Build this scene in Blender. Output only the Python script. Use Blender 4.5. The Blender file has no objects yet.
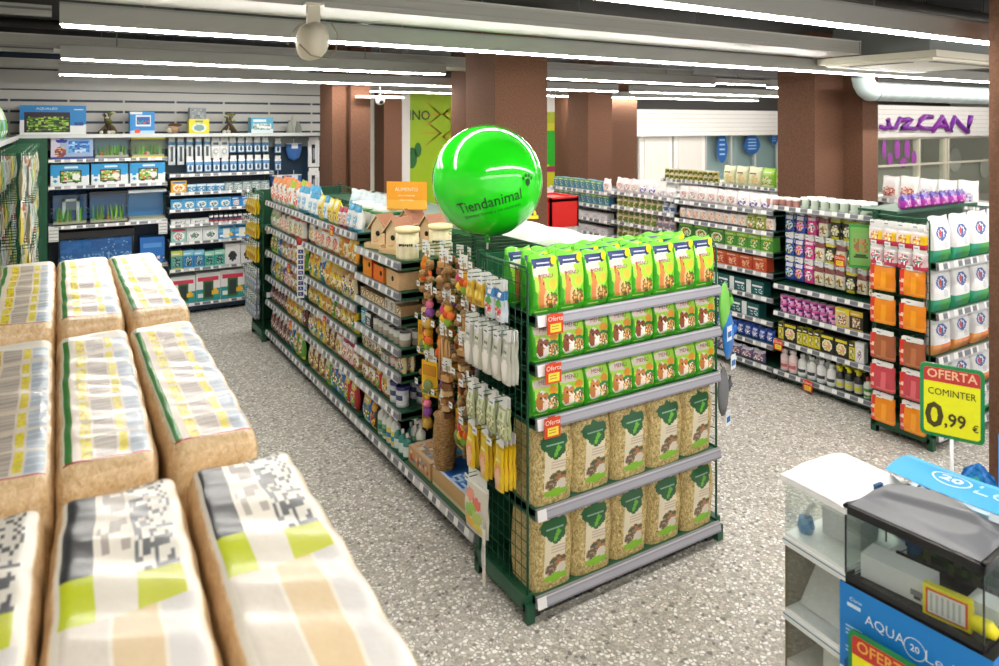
# a pet shop: stacked bedding bags in front, feed shelving, aquariums, balloon
LAMP = 82.0
WORLD = 1.0
EXPO = 0.12
import bpy, math, random
from mathutils import Vector
R = random.Random(7)
D = bpy.data
SC = bpy.context.scene
COLL = SC.collection
PI = math.pi
SC.view_settings.view_transform = 'Standard'
SC.view_settings.look = 'None'
SC.view_settings.gamma = 1
SC.view_settings.use_curve_mapping = False

# ------------------------------------------------------------------ colours
_cc = {}
def C(h):
    c = _cc.get(h)
    if c is None:
        v = [int(h[i:i+2], 16) / 255 for i in (0, 2, 4)]
        c = _cc[h] = tuple((x / 12.92 if x <= .04045 else ((x + .055) / 1.055) ** 2.4) for x in v) + (1.0,)
    return c

# ------------------------------------------------------------------ materials
MAT = {}
def newmat(name):
    m = D.materials.new(name); m.use_nodes = True
    nt = m.node_tree; nt.nodes.clear()
    out = nt.nodes.new('ShaderNodeOutputMaterial')
    MAT[name] = m
    return m, nt, out
def N(nt, t, **kw):
    n = nt.nodes.new(t)
    for k, v in kw.items():
        if k in n.inputs: n.inputs[k].default_value = v
        else: setattr(n, k, v)
    return n
def col_mat(name, rough, metal=0.0, bump=0.0, bscale=60.0, coat=0.0, vary=.06, spec=.5):
    m, nt, out = newmat(name)
    b = N(nt, 'ShaderNodeBsdfPrincipled', Roughness=rough, Metallic=metal)
    b.inputs['Specular IOR Level'].default_value = spec
    b.inputs['Coat Weight'].default_value = coat
    b.inputs['Coat Roughness'].default_value = .12
    a = N(nt, 'ShaderNodeAttribute', attribute_name='Col')
    tc = N(nt, 'ShaderNodeTexCoord')
    nz = N(nt, 'ShaderNodeTexNoise', Scale=bscale, Detail=3.0)
    nt.links.new(tc.outputs['Object'], nz.inputs['Vector'])
    mr = N(nt, 'ShaderNodeMapRange'); mr.inputs[3].default_value = 1 - vary; mr.inputs[4].default_value = 1 + vary
    nt.links.new(nz.outputs['Fac'], mr.inputs[0])
    mx = N(nt, 'ShaderNodeVectorMath', operation='SCALE')
    nt.links.new(a.outputs['Color'], mx.inputs[0]); nt.links.new(mr.outputs[0], mx.inputs['Scale'])
    nt.links.new(mx.outputs[0], b.inputs['Base Color'])
    if bump:
        bp = N(nt, 'ShaderNodeBump', Strength=bump, Distance=.01)
        nt.links.new(nz.outputs['Fac'], bp.inputs['Height']); nt.links.new(bp.outputs[0], b.inputs['Normal'])
    nt.links.new(b.outputs[0], out.inputs[0])
    return m
col_mat('gloss', .3, bump=.2, bscale=28, coat=.25)
col_mat('matte', .72)
col_mat('board', .5, bscale=12)
col_mat('metal', .38, metal=.15, vary=.03)
col_mat('paint', .42, vary=.03, bscale=8)
col_mat('wood', .6, bscale=35, vary=.16)
col_mat('cloth', .85, bump=.3, bscale=120)
col_mat('rubber', .12, vary=0.0, bscale=2, coat=.8)
col_mat('plaster', .9, vary=.05, bscale=5)

def straw_mat(name, cols, scale, stretch, rough=.5, coat=.0, bump=.6):
    m, nt, out = newmat(name)
    b = N(nt, 'ShaderNodeBsdfPrincipled', Roughness=rough)
    b.inputs['Coat Weight'].default_value = coat; b.inputs['Coat Roughness'].default_value = .15
    tc = N(nt, 'ShaderNodeTexCoord')
    oi = N(nt, 'ShaderNodeObjectInfo')
    va = N(nt, 'ShaderNodeVectorMath', operation='ADD')
    nt.links.new(tc.outputs['Object'], va.inputs[0]); nt.links.new(oi.outputs['Random'], va.inputs[1])
    prev = None
    for k, rot in enumerate(((.5, .3, .8), (.1, .9, -.7))):
        mp = N(nt, 'ShaderNodeMapping'); mp.inputs['Rotation'].default_value = rot; mp.inputs['Scale'].default_value = stretch
        nt.links.new(va.outputs[0], mp.inputs[0])
        nz = N(nt, 'ShaderNodeTexNoise', Scale=scale * (1 + .4 * k), Detail=4.0, Roughness=.65, Distortion=.6)
        nt.links.new(mp.outputs[0], nz.inputs['Vector'])
        if prev is None: prev = nz.outputs['Fac']
        else:
            mm = N(nt, 'ShaderNodeMath', operation='MAXIMUM'); nt.links.new(prev, mm.inputs[0]); nt.links.new(nz.outputs['Fac'], mm.inputs[1]); prev = mm.outputs[0]
    cr = N(nt, 'ShaderNodeValToRGB')
    e = cr.color_ramp.elements
    while len(e) < len(cols): e.new(.5)
    for i, c in enumerate(cols):
        e[i].position = .34 + .4 * i / (len(cols) - 1); e[i].color = C(c)
    nt.links.new(prev, cr.inputs[0]); nt.links.new(cr.outputs[0], b.inputs['Base Color'])
    bp = N(nt, 'ShaderNodeBump', Strength=bump, Distance=.004)
    nt.links.new(prev, bp.inputs['Height']); nt.links.new(bp.outputs[0], b.inputs['Normal'])
    nt.links.new(b.outputs[0], out.inputs[0])
straw_mat('hay', ['5c4c28', '94804a', 'c4ac70', 'e0cc94', 'f8eec8'], 55, (1, 3.2, 1), bump=.7)
straw_mat('shavings', ['c09a68', 'dcb988', 'ecd0a4', 'f7e4c2'], 26, (2.5, 1, 2), rough=.42, coat=.6, bump=.35)
straw_mat('rope', ['5a3a1c', '8a6436', 'b08a54', 'd4b27c'], 60, (1, 1, 3))

def glass_mat(name, tint, fac, rough=.02):
    m, nt, out = newmat(name)
    t = N(nt, 'ShaderNodeBsdfTransparent'); t.inputs[0].default_value = C(tint)
    g = N(nt, 'ShaderNodeBsdfGlossy', Roughness=rough)
    lw = N(nt, 'ShaderNodeLayerWeight', Blend=.35)
    mu = N(nt, 'ShaderNodeMath', operation='MULTIPLY_ADD'); mu.inputs[1].default_value = fac; mu.inputs[2].default_value = .015
    nt.links.new(lw.outputs['Fresnel'], mu.inputs[0])
    mx = N(nt, 'ShaderNodeMixShader')
    nt.links.new(mu.outputs[0], mx.inputs[0]); nt.links.new(t.outputs[0], mx.inputs[1]); nt.links.new(g.outputs[0], mx.inputs[2])
    nt.links.new(mx.outputs[0], out.inputs[0])
glass_mat('glass', 'fafdfc', .2)
glass_mat('film', 'f4f6f6', .8, .12)

def emit_mat(name, c, s):
    m, nt, out = newmat(name)
    e = N(nt, 'ShaderNodeEmission', Strength=s); e.inputs[0].default_value = C(c)
    nt.links.new(e.outputs[0], out.inputs[0])
emit_mat('lamp', 'fffaf2', LAMP if 'LAMP' in globals() else 26.0)
emit_mat('tube', 'ffffff', 3.0)

def terrazzo():
    m, nt, out = newmat('terrazzo')
    b = N(nt, 'ShaderNodeBsdfPrincipled', Roughness=.38)
    tc = N(nt, 'ShaderNodeTexCoord')
    v = N(nt, 'ShaderNodeTexVoronoi', Scale=52.0); v2 = N(nt, 'ShaderNodeTexVoronoi', Scale=110.0)
    e = N(nt, 'ShaderNodeTexVoronoi', feature='DISTANCE_TO_EDGE', Scale=52.0)
    for x in (v, v2, e): nt.links.new(tc.outputs['Object'], x.inputs['Vector'])
    cr = N(nt, 'ShaderNodeValToRGB'); cr.color_ramp.interpolation = 'CONSTANT'
    el = cr.color_ramp.elements
    pal = [(0, 'bcb7ae'), (.2, 'e4e0d8'), (.42, 'a09a8e'), (.52, 'cdc4b5'), (.66, 'f1efeb'), (.86, 'aaa295'), (.93, '77736c')]
    while len(el) < len(pal): el.new(.5)
    for i, (p, c) in enumerate(pal): el[i].position = p; el[i].color = C(c)
    sp = N(nt, 'ShaderNodeSeparateColor'); nt.links.new(v.outputs['Color'], sp.inputs[0]); nt.links.new(sp.outputs[0], cr.inputs[0])
    cr2 = N(nt, 'ShaderNodeValToRGB'); el = cr2.color_ramp.elements
    el[0].color = C('8f8b84'); el[1].color = C('c4c0b8')
    sp2 = N(nt, 'ShaderNodeSeparateColor'); nt.links.new(v2.outputs['Color'], sp2.inputs[0]); nt.links.new(sp2.outputs[1], cr2.inputs[0])
    st = N(nt, 'ShaderNodeMapRange'); st.inputs[1].default_value = .08; st.inputs[2].default_value = .16
    nt.links.new(e.outputs['Distance'], st.inputs[0])
    mx = N(nt, 'ShaderNodeMix', data_type='RGBA')
    nt.links.new(st.outputs[0], mx.inputs[0]); nt.links.new(cr2.outputs[0], mx.inputs[6]); nt.links.new(cr.outputs[0], mx.inputs[7])
    nt.links.new(mx.outputs[2], b.inputs['Base Color']); nt.links.new(b.outputs[0], out.inputs[0])
terrazzo()
def stucco(name, c1, c2, scale, bump, rough=.85):
    m, nt, out = newmat(name)
    b = N(nt, 'ShaderNodeBsdfPrincipled', Roughness=rough)
    tc = N(nt, 'ShaderNodeTexCoord'); nz = N(nt, 'ShaderNodeTexNoise', Scale=scale, Detail=4.0)
    nt.links.new(tc.outputs['Object'], nz.inputs['Vector'])
    cr = N(nt, 'ShaderNodeValToRGB'); cr.color_ramp.elements[0].position = .35; cr.color_ramp.elements[1].position = .65
    cr.color_ramp.elements[0].color = C(c1); cr.color_ramp.elements[1].color = C(c2)
    nt.links.new(nz.outputs['Fac'], cr.inputs[0]); nt.links.new(cr.outputs[0], b.inputs['Base Color'])
    bp = N(nt, 'ShaderNodeBump', Strength=bump, Distance=.01)
    nt.links.new(nz.outputs['Fac'], bp.inputs['Height']); nt.links.new(bp.outputs[0], b.inputs['Normal'])
    nt.links.new(b.outputs[0], out.inputs[0])
stucco('brown', '5b3b29', '6b4732', 60, .5)
stucco('darkceil', '1b1a1a', '2c2a29', 3, .3)

# ------------------------------------------------------------------ art: layers on a 0..1 panel
def hsh(a, b, s):
    x = math.sin(a * 127.1 + b * 311.7 + s * 74.7) * 43758.5453
    return x - math.floor(x)
def inpoly(u, v, p):
    k = False; j = len(p) - 1
    for i in range(len(p)):
        if (p[i][1] > v) != (p[j][1] > v) and u < (p[j][0] - p[i][0]) * (v - p[i][1]) / (p[j][1] - p[i][1]) + p[i][0]: k = not k
        j = i
    return k
def art(base, *L, seed=1):
    def f(u, v):
        c = base
        for l in L:
            t = l[0]
            if t == 'r':
                if l[1] <= u <= l[3] and l[2] <= v <= l[4]: c = l[5]
            elif t == 'e':
                if ((u - l[1]) / l[3]) ** 2 + ((v - l[2]) / l[4]) ** 2 <= 1: c = l[5]
            elif t == 'ne':   # mosaic inside an ellipse
                if ((u - l[1]) / l[3]) ** 2 + ((v - l[2]) / l[4]) ** 2 <= 1:
                    c = l[6][int(hsh(int(u * l[5]), int(v * l[5]), seed) * len(l[6])) % len(l[6])]
            elif t == 'n':    # mosaic in a rectangle
                if l[1] <= u <= l[3] and l[2] <= v <= l[4]:
                    c = l[6][int(hsh(int(u * l[5]), int(v * l[5]), seed + 3) * len(l[6])) % len(l[6])]
            elif t == 'p':
                if inpoly(u, v, l[1]): c = l[2]
            elif t == 's':    # stripes: rows of print
                if l[1] <= u <= l[3] and l[2] <= v <= l[4]:
                    q = ((v - l[2]) / (l[4] - l[2]) if l[7] == 'h' else (u - l[1]) / (l[3] - l[1])) * l[5]
                    if q - int(q) < .5: c = l[6]
        return c
    return f

# ------------------------------------------------------------------ mesh builder
_tc = {}
def textmesh(s, bold):
    k = (s, bold)
    if k not in _tc:
        cu = D.curves.new('t', 'FONT'); cu.body = s; cu.size = 1; cu.align_x = 'CENTER'; cu.align_y = 'CENTER'; cu.resolution_u = 2; cu.offset = bold
        o = D.objects.new('t', cu); COLL.objects.link(o)
        dg = bpy.context.evaluated_depsgraph_get(); dg.update()
        me = o.evaluated_get(dg).to_mesh()
        _tc[k] = ([tuple(v.co[:2]) for v in me.vertices], [tuple(p.vertices) for p in me.polygons])
        o.evaluated_get(dg).to_mesh_clear()
        D.objects.remove(o); D.curves.remove(cu)
    return _tc[k]

class G:
    def __init__(s, m='gloss'):
        s.v = []; s.f = []; s.c = []; s.mm = []; s.sm = []; s.m = m
    def face(s, idx, col, m=None, sm=False):
        if isinstance(col, tuple): col, m = col
        s.f.append(idx); s.c.append(col); s.mm.append(m or s.m); s.sm.append(sm)
    def poly(s, pts, col, m=None):
        b = len(s.v); s.v += [tuple(p) for p in pts]; s.face(tuple(range(b, b + len(pts))), col, m); return s
    def box(s, x0, x1, y0, y1, z0, z1, col, m=None, cols=None):
        b = len(s.v)
        s.v += [(x, y, z) for z in (z0, z1) for y in (y0, y1) for x in (x0, x1)]
        for n, q in (('b', (0, 2, 3, 1)), ('t', (4, 5, 7, 6)), ('f', (0, 1, 5, 4)), ('k', (2, 6, 7, 3)), ('l', (0, 4, 6, 2)), ('r', (1, 3, 7, 5))):
            s.face(tuple(b + i for i in q), (cols or {}).get(n, col), m)
        return s
    def obox(s, cx, cy, cz, w, d, h, a, col, m=None, tilt=0):
        ca, sa = math.cos(a), math.sin(a); b = len(s.v)
        for z in (0, h):
            for y in (-d / 2, d / 2):
                for x in (-w / 2, w / 2):
                    yy = y + z * tilt
                    s.v.append((cx + x * ca - yy * sa, cy + x * sa + yy * ca, cz + z))
        for q in ((0, 2, 3, 1), (4, 5, 7, 6), (0, 1, 5, 4), (2, 6, 7, 3), (0, 4, 6, 2), (1, 3, 7, 5)):
            s.face(tuple(b + i for i in q), col, m)
        return s
    def grid(s, S, nu, nv, colf, m=None, sm=True, flip=False):
        b = len(s.v)
        for j in range(nv + 1):
            for i in range(nu + 1): s.v.append(tuple(S(i / nu, j / nv)))
        for j in range(nv):
            for i in range(nu):
                a = b + j * (nu + 1) + i
                q = (a, a + 1, a + nu + 2, a + nu + 1)
                if flip: q = q[::-1]
                s.face(q, colf((i + .5) / nu, (j + .5) / nv) if callable(colf) else colf, m, sm)
        return s
    def tube(s, pts, r, col, n=5, m=None):
        pts = [Vector(p) for p in pts]; b = len(s.v)
        for i, p in enumerate(pts):
            t = (pts[min(i + 1, len(pts) - 1)] - pts[max(i - 1, 0)]).normalized()
            a = t.cross(Vector((0, 0, 1)) if abs(t.z) < .9 else Vector((1, 0, 0))).normalized(); c = t.cross(a)
            rr = r[i] if isinstance(r, (list, tuple)) else r
            for k in range(n): s.v.append(tuple(p + rr * (math.cos(2 * PI * k / n) * a + math.sin(2 * PI * k / n) * c)))
        for i in range(len(pts) - 1):
            for k in range(n):
                s.face((b + i * n + k, b + i * n + (k + 1) % n, b + (i + 1) * n + (k + 1) % n, b + (i + 1) * n + k), col, m, True)
        s.face(tuple(b + k for k in range(n))[::-1], col, m); s.face(tuple(b + (len(pts) - 1) * n + k for k in range(n)), col, m)
        return s
    def lathe(s, prof, n, col, c=(0, 0, 0), m=None, sx=1, sy=1, ax='z'):
        b = len(s.v)
        for r, z in prof:
            for k in range(n):
                a = 2 * PI * k / n; p = (r * math.cos(a) * sx, r * math.sin(a) * sy, z)
                if ax == 'x': p = (p[2], p[0], p[1])
                if ax == 'y': p = (p[0], p[2], p[1])
                s.v.append((c[0] + p[0], c[1] + p[1], c[2] + p[2]))
        for i in range(len(prof) - 1):
            for k in range(n):
                cc = col(((k + .5) / n), (i + .5) / (len(prof) - 1)) if callable(col) else col
                s.face((b + i * n + k, b + i * n + (k + 1) % n, b + (i + 1) * n + (k + 1) % n, b + (i + 1) * n + k), cc, m, True)
        c0 = col(.75, .001) if callable(col) else col; c1 = col(.75, .999) if callable(col) else col
        s.face(tuple(b + k for k in range(n))[::-1], c0, m); s.face(tuple(b + (len(prof) - 1) * n + k for k in range(n)), c1, m)
        return s
    def ball(s, c, r, col, m=None, n=10, sx=1, sy=1, sz=1):
        k = max(4, n // 2)
        return s.lathe([(max(.02 * r, r * math.sin(PI * i / k)), -r * sz * math.cos(PI * i / k)) for i in range(k + 1)], n, col, c, m, sx, sy)
    def text(s, t, fn, h, col, m=None, cx=0, cy=0, bold=0.0, sq=1, rot=0):
        V, F = textmesh(t, bold); b = len(s.v); ca, sa = math.cos(rot), math.sin(rot)
        for x, y in V:
            x, y = x * h * sq, y * h
            s.v.append(tuple(fn(cx + x * ca - y * sa, cy + x * sa + y * ca)))
        for q in F: s.face(tuple(b + i for i in q), col, m)
        return s
    def mesh(s, name='m'):
        me = D.meshes.new(name); me.from_pydata(s.v, [], s.f)
        slots = []
        for m in s.mm:
            if m not in slots: slots.append(m)
        for m in slots: me.materials.append(MAT[m])
        me.polygons.foreach_set('material_index', [slots.index(m) for m in s.mm])
        me.polygons.foreach_set('use_smooth', s.sm)
        at = me.color_attributes.new('Col', 'FLOAT_COLOR', 'CORNER')
        buf = []
        for f, c in zip(s.f, s.c): buf += list(C(c)) * len(f)
        at.data.foreach_set('color', buf)
        me.update()
        return me

# ------------------------------------------------------------------ things
def props(o, label=None, cat=None, group=None, kind=None):
    if label: o['label'] = label
    if cat: o['category'] = cat
    if group: o['group'] = group
    if kind: o['kind'] = kind
    return o
def link(name, me, parent=None, loc=(0, 0, 0), rz=0):
    o = D.objects.new(name, me); COLL.objects.link(o); o.location = loc; o.rotation_euler = (0, 0, rz)
    if parent: o.parent = parent
    return o
def thing(name, g, label, cat, group=None, loc=(0, 0, 0), rz=0):
    o = link(name, g.mesh(name) if isinstance(g, G) else g, None, loc, rz)
    return props(o, label, cat, group)
def part(name, g, parent, loc=(0, 0, 0), rz=0, label=None):
    o = link(name, g.mesh(name) if isinstance(g, G) else g, parent, loc, rz)
    if label: o['label'] = label
    return o
def struct(name, g, parent=None):
    o = link(name, g.mesh(name), parent)
    if not parent: o['kind'] = 'structure'
    return o

class Pr:
    """a kind of product: one prototype with its parts, copied with obj.copy()"""
    def __init__(s, name, cat, look, w, g, parts=(), d=.1, h=.1):
        s.name, s.cat, s.look, s.w, s.d, s.h = name, cat, look, w, d, h
        s.me = g.mesh(name) if g else None
        s.parts = [(n, p.mesh(n)) for n, p in parts]
        s.first = None
    def put(s, loc, rz, label, group, sc=1.0):
        if s.first is None:
            o = D.objects.new(s.name, s.me); COLL.objects.link(o)
            kids = [part(n, m, o) for n, m in s.parts]
            s.first = (o, kids)
        else:
            o = s.first[0].copy(); COLL.objects.link(o)
            for k in s.first[1]:
                c = k.copy(); COLL.objects.link(c); c.parent = o
        o.location = loc; o.rotation_euler = (0, 0, rz); o.scale = (sc, sc, sc) if not isinstance(sc, tuple) else sc
        props(o, label, s.cat, group)
        return o
_o1 = 'zeroth first second third fourth fifth sixth seventh eighth ninth tenth eleventh twelfth thirteenth fourteenth fifteenth sixteenth seventeenth eighteenth nineteenth twentieth'.split()
def ordw(n):
    if n <= 20: return _o1[n]
    t = {2: 'twenty', 3: 'thirty', 4: 'forty', 5: 'fifty'}[n // 10]
    return t + '-' + _o1[n % 10] if n % 10 else t[:-1] + 'ieth'

# product shapes; every product fronts local -Y, origin at the middle of its foot
def pouch_g(w, h, d, front, back='dddddd', nu=10, nv=14, p=2.6, top=.9, seal=True, waist=0, lean=.0, m='gloss', texts=()):
    g = G(m)
    def S(u, v, s=-1):
        t = min(1, v / top)
        k = (min(1, .55 + 2.6 * t) if t < .2 else 1) * max(0.02, (1 - t ** 3.2)) ** .75
        a = w / 2 * (1 - .05 * math.sin(PI * min(1, t)) * 0 - waist * t * t)
        x = 2 * u - 1
        gg = max(0, 1 - abs(x) ** p) ** (1 / p)
        wob = .0035 * math.sin(9 * v + 5 * u) * (v * (1 - v) * 4)
        zz = h * v + (.006 * math.sin(7 * u) if v > .97 else 0)
        return (a * x, s * (d / 2 * k * gg + .0008) + wob + lean * v * h, zz)
    g.grid(lambda u, v: S(u, v), nu, nv, front)
    g.grid(lambda u, v: S(u, v, 1), max(3, nu // 3), max(4, nv // 2), back, flip=True)
    g.grid(lambda u, v: S(u, 0, 1 - 2 * v), max(3, nu // 3), 1, back, flip=False)
    for (t, cx, cy, hh, colr, sq) in texts:
        g.text(t, lambda x, y: (lambda q: (q[0], q[1] - .0012, q[2]))(S(min(.98, max(.02, x / w + .5)), min(.99, max(.01, y / h)))), hh, colr, None, cx, cy, sq=sq)
    return g
def box_g(w, h, d, front, side='cccccc', nu=8, nv=8, m='board', texts=(), top=None):
    g = G(m)
    g.box(-w / 2, w / 2, -d / 2, d / 2, 0, h, side, cols={'t': top or side})
    g.grid(lambda u, v: (w * (u - .5), -d / 2 - .0006, h * v), nu, nv, front, sm=False)
    for (t, cx, cy, hh, colr, sq) in texts:
        g.text(t, lambda x, y: (x, -d / 2 - .0012, y), hh, colr, None, cx, cy, sq=sq)
    return g
def can_g(r, h, col, n=14, top='c8c8c8'):
    g = G('gloss')
    g.lathe([(r * .96, 0), (r, .004), (r, h * .25), (r, h * .5), (r, h * .75), (r, h - .004)], n, col)
    g.lathe([(r * .97, h - .004), (r * .97, h), (r * .9, h), (r * .9, h - .003), (.001, h - .003)], n, top, m='metal')
    return g
def hang_g(w, h, d, front, card='f4f4f2', cardh=.05, nu=6, nv=9, texts=(), back='dddddd'):
    """a hanging pouch: hole card on top, pouch under; origin at the hook"""
    g = pouch_g(w, h, d, front, back, nu, nv, texts=texts, top=.95)
    g.v = [(x, y, z - h - cardh * .5) for x, y, z in g.v]
    g.box(-w * .42, w * .42, -.0015, .0015, -cardh * .55, cardh * .45, card, 'matte')
    return g
# ================================================================== camera and light
YAW = math.radians(31.72)
cam = D.objects.new('camera', D.cameras.new('camera')); COLL.objects.link(cam); SC.camera = cam
cam.location = (0, 0, 2.2); cam.rotation_euler = (PI / 2, 0, -YAW)
cam.data.sensor_width = 36; cam.data.lens = 716 / 999 * 36; cam.data.shift_y = -209.6 / 999
cam.data.dof.use_dof = True; cam.data.dof.focus_distance = 4.4; cam.data.dof.aperture_fstop = 3.2
cam.data.clip_start = .05
w = D.worlds.new('world'); SC.world = w; w.use_nodes = True
w.node_tree.nodes['Background'].inputs[0].default_value = (1, .98, .95, 1)
w.node_tree.nodes['Background'].inputs[1].default_value = WORLD
SC.view_settings.exposure = EXPO
SC.cycles.use_denoising = True
SC.cycles.max_bounces = 8; SC.cycles.transparent_max_bounces = 12
SC.cycles.sample_clamp_indirect = 6

# ================================================================== the room
CZ = 3.15
g = G('terrazzo'); g.poly([(-4, -3, 0), (24, -3, 0), (24, 14.5, 0), (-4, 14.5, 0)], 'ffffff'); struct('floor', g)
g = G('darkceil'); g.box(-4, 24, -3, 14.5, CZ, CZ + .1, '333333'); struct('ceiling', g)
# slatted wall behind the aquariums
g = G('paint')
g.box(-1.2, 3.3, 9.36, 9.5, 0, CZ, '22344a')
for k in range(5):
    z0 = 1.97 + .121 * k
    g.box(-1.2, 3.3, 9.335, 9.36, z0 + .012, z0 + .106, 'c9c8c4')
    for q in range(8): g.box(-1.0 + .55 * q, -.98 + .55 * q, 9.34, 9.362, z0 - .016, z0 + .014, 'b8b7b3')
g.box(-1.2, 3.3, 9.3, 9.36, 2.575, 2.78, 'b9b8b4'); g.box(-1.2, 3.3, 9.3, 9.36, 2.78, 2.81, '2a2a2a')
struct('wall_back', g)
g = G('plaster'); g.box(-1.25, -1.15, -1, 9.5, 0, CZ, 'd8d6d0'); struct('wall_left', g)
g = G('plaster'); g.box(3.2, 3.3, 9.5, 12.2, 0, CZ, 'd0cec8'); struct('wall_side', g)
g = G('plaster'); g.box(23.9, 24, -3, 12.2, 0, CZ, 'e2dfd8'); struct('wall_right', g)
# far wall: lime banner, white fronts, glass shop front
g = G('plaster')
g.box(3.3, 24, 12.1, 12.2, 0, CZ, 'e9e7e2')
g.box(3.3, 10, 12.0, 12.1, 2.86, CZ, '555352')
g.box(10, 24, 11.7, 12.1, 2.52, CZ, '474543')
struct('wall_far', g)

def LX(px, y):      # where a line of sight through column px meets the plane y
    l = (px - 499.5) / 716
    return y * (math.sin(YAW) + l * math.cos(YAW)) / (math.cos(YAW) - l * math.sin(YAW))
def LZ(px, py, y):
    l = (px - 499.5) / 716
    return 2.2 - (py - 123.4) / 716 * y / (math.cos(YAW) - l * math.sin(YAW))
def A3(px, py, y): return (LX(px, y), y, LZ(px, py, y))
def AX(px, py, x):
    l = (px - 499.5) / 716
    d = x / (math.sin(YAW) + l * math.cos(YAW))
    return (x, d * (math.cos(YAW) - l * math.sin(YAW)), 2.2 - (py - 123.4) / 716 * d)

def panel(name, label, cat, x0, x1, z0, z1, y, artf, nu, nv, texts=(), t=.03, m='board', side='dddddd', group=None):
    g = G(m); g.box(x0, x1, y, y + t, z0, z1, side)
    g.grid(lambda u, v: (x0 + (x1 - x0) * u, y - .001, z0 + (z1 - z0) * v), nu, nv, artf, sm=False)
    for (s, cx, cy, h, c, sq) in texts:
        g.text(s, lambda a, b: (a, y - .004, b), h, c, None, cx, cy, sq=sq)
    cx, cz = (x0 + x1) / 2, z0
    g.v = [(a - cx, b - y, c - cz) for a, b, c in g.v]
    return thing(name, g, label, cat, group, (cx, y, cz))

xa, xb = LX(408, 12), LX(462, 12)
def limeart(u, v):
    c = 'a9cc1c' if v < .96 else '8fb31a'
    if ((u - .26) / .17) ** 2 + ((v - .22) / .1) ** 2 < 1: c = '2c7a2a'
    return c
ba = art('a8cb1e', ('e', .18, .62, .09, .06, '2a7a2c'), ('e', .25, .55, .06, .05, '2a7a2c'), seed=2)
g = G('board'); bx0, bx1, bz0, bz1 = LX(378, 11.98), LX(500, 11.98), 0.3, 2.82
g.grid(lambda u, v: (bx0 + (bx1 - bx0) * u, 11.98, bz0 + (bz1 - bz0) * v), 4, 6, 'a9cc1c', sm=False)
g.box(bx0, bx1, 11.985, 12.0, bz0, bz1, '9bbd1a')
for cx, cz, a in ((LX(421, 11.98), 2.37, 0), (LX(462, 11.98), 2.37, PI), (LX(421, 11.98), 2.02, 0), (LX(462, 11.98), 1.95, PI)):
    s = 1 if a == 0 else -1
    g.poly([(cx, 11.975, cz - .012), (cx + s * .42, 11.975, cz - .012), (cx + s * .42, 11.975, cz + .012), (cx, 11.975, cz + .012)], 'd9a72a')
    for q in (.1, .2, .3):
        for w_ in (1, -1):
            g.poly([(cx + s * (.42 - q * 0), 11.974, cz), (cx + s * (.42 - q), 11.974, cz + w_ * q * .75), (cx + s * (.39 - q), 11.974, cz + w_ * q * .75), (cx + s * .38, 11.974, cz)], 'd9a72a')
g.text('FELINO', lambda a, b: (a, 11.972, b), .25, '3f5c16', None, LX(411, 11.97), 2.34, bold=.02, sq=.95)
for (px, pz, r) in ((412, 158, .13), (418, 150, .09), (382, 158, .12)):
    g.poly([(LX(px, 11.97) + r * math.cos(a / 8 * PI) * .8, 11.971, LZ(px, pz, 11.97) + r * 1.5 * math.sin(a / 8 * PI)) for a in range(16)], '2a7430')
g.v = [(a - bx0, b - 11.98, c - bz0) for a, b, c in g.v]
thing('wall_banner', g, 'lime green wall banner with orange arrows and dark letters behind the brown columns', 'banner', None, (bx0, 11.98, bz0))

# banner with a green ball between the two brown columns
x0, x1 = LX(547, 11), LX(572, 11)
yb = art('e3e01f', ('e', .45, .52, .62, .24, '1fc41f'), ('r', 0, .2, .6, .27, 'b03060'), ('r', 0, .85, 1, 1, 'c8d41c'))
panel('hanging_banner', 'yellow hanging banner printed with a big green ball, between two columns', 'banner', x0 - .3, x1 + .3, 1.0, LZ(555, 112, 11), 11, yb, 24, 40)

# white fronts at the far right of the far wall
def slats(x0, x1, z0, z1, y, n, name, label):
    g = G('paint')
    for k in range(n):
        h = (z1 - z0) / n
        g.box(x0, x1, y, y + .04, z0 + k * h + .008, z0 + (k + 1) * h, 'efece8')
    g.box(x0, x1, y + .02, y + .06, z0, z1, 'b9b5b0')
    g.v = [(a - x0, b - y, c - z0) for a, b, c in g.v]
    return thing(name, g, label, 'sign', None, (x0, y, z0))
slats(LX(637, 11.6), LX(790, 11.6), LZ(700, 136, 11.6), LZ(700, 110, 11.6), 11.6, 6, 'slatted_fascia', 'white slatted fascia over the glass front with blue drops')
g = G('paint')
for a, b in ((640, 672), (674, 705)):
    xx0, xx1 = LX(a, 11.8), LX(b, 11.8)
    g.box(xx0, xx1, 11.8, 11.86, 0, 2.05, 'f1eeea'); g.box(xx0 + .12, xx1 - .12, 11.78, 11.8, .3, 1.95, 'e6e2dc')
thing('white_partition', g, 'plain white panelled partition beside the glass shop front', 'partition', None, (0, 0, 0))
xg0, xg1 = LX(706, 11.8), LX(800, 11.8)
g = G('paint'); g.box(xg0, xg1, 11.8, 11.86, 1.95, 2.05, 'cfcfcc'); g.box(xg0, xg1, 11.8, 11.86, 0, .1, 'cfcfcc')
for k in range(5):
    xx = xg0 + (xg1 - xg0) * k / 4; g.box(xx - .02, xx + .02, 11.79, 11.87, 0, 2.05, 'c4c6c6')
gf = thing('shop_front', g, 'glass shop front with grey frame and blue drop stickers behind the white bags', 'shop front')
g = G('glass'); g.box(xg0, xg1, 11.82, 11.83, .1, 1.95, 'ffffff'); part('pane', g, gf)
g = G('matte'); g.box(xg0, xg1, 11.98, 12.0, .1, 2.0, 'a9bfc2'); part('blind', g, gf, label='pale grey-green blind')
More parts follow.
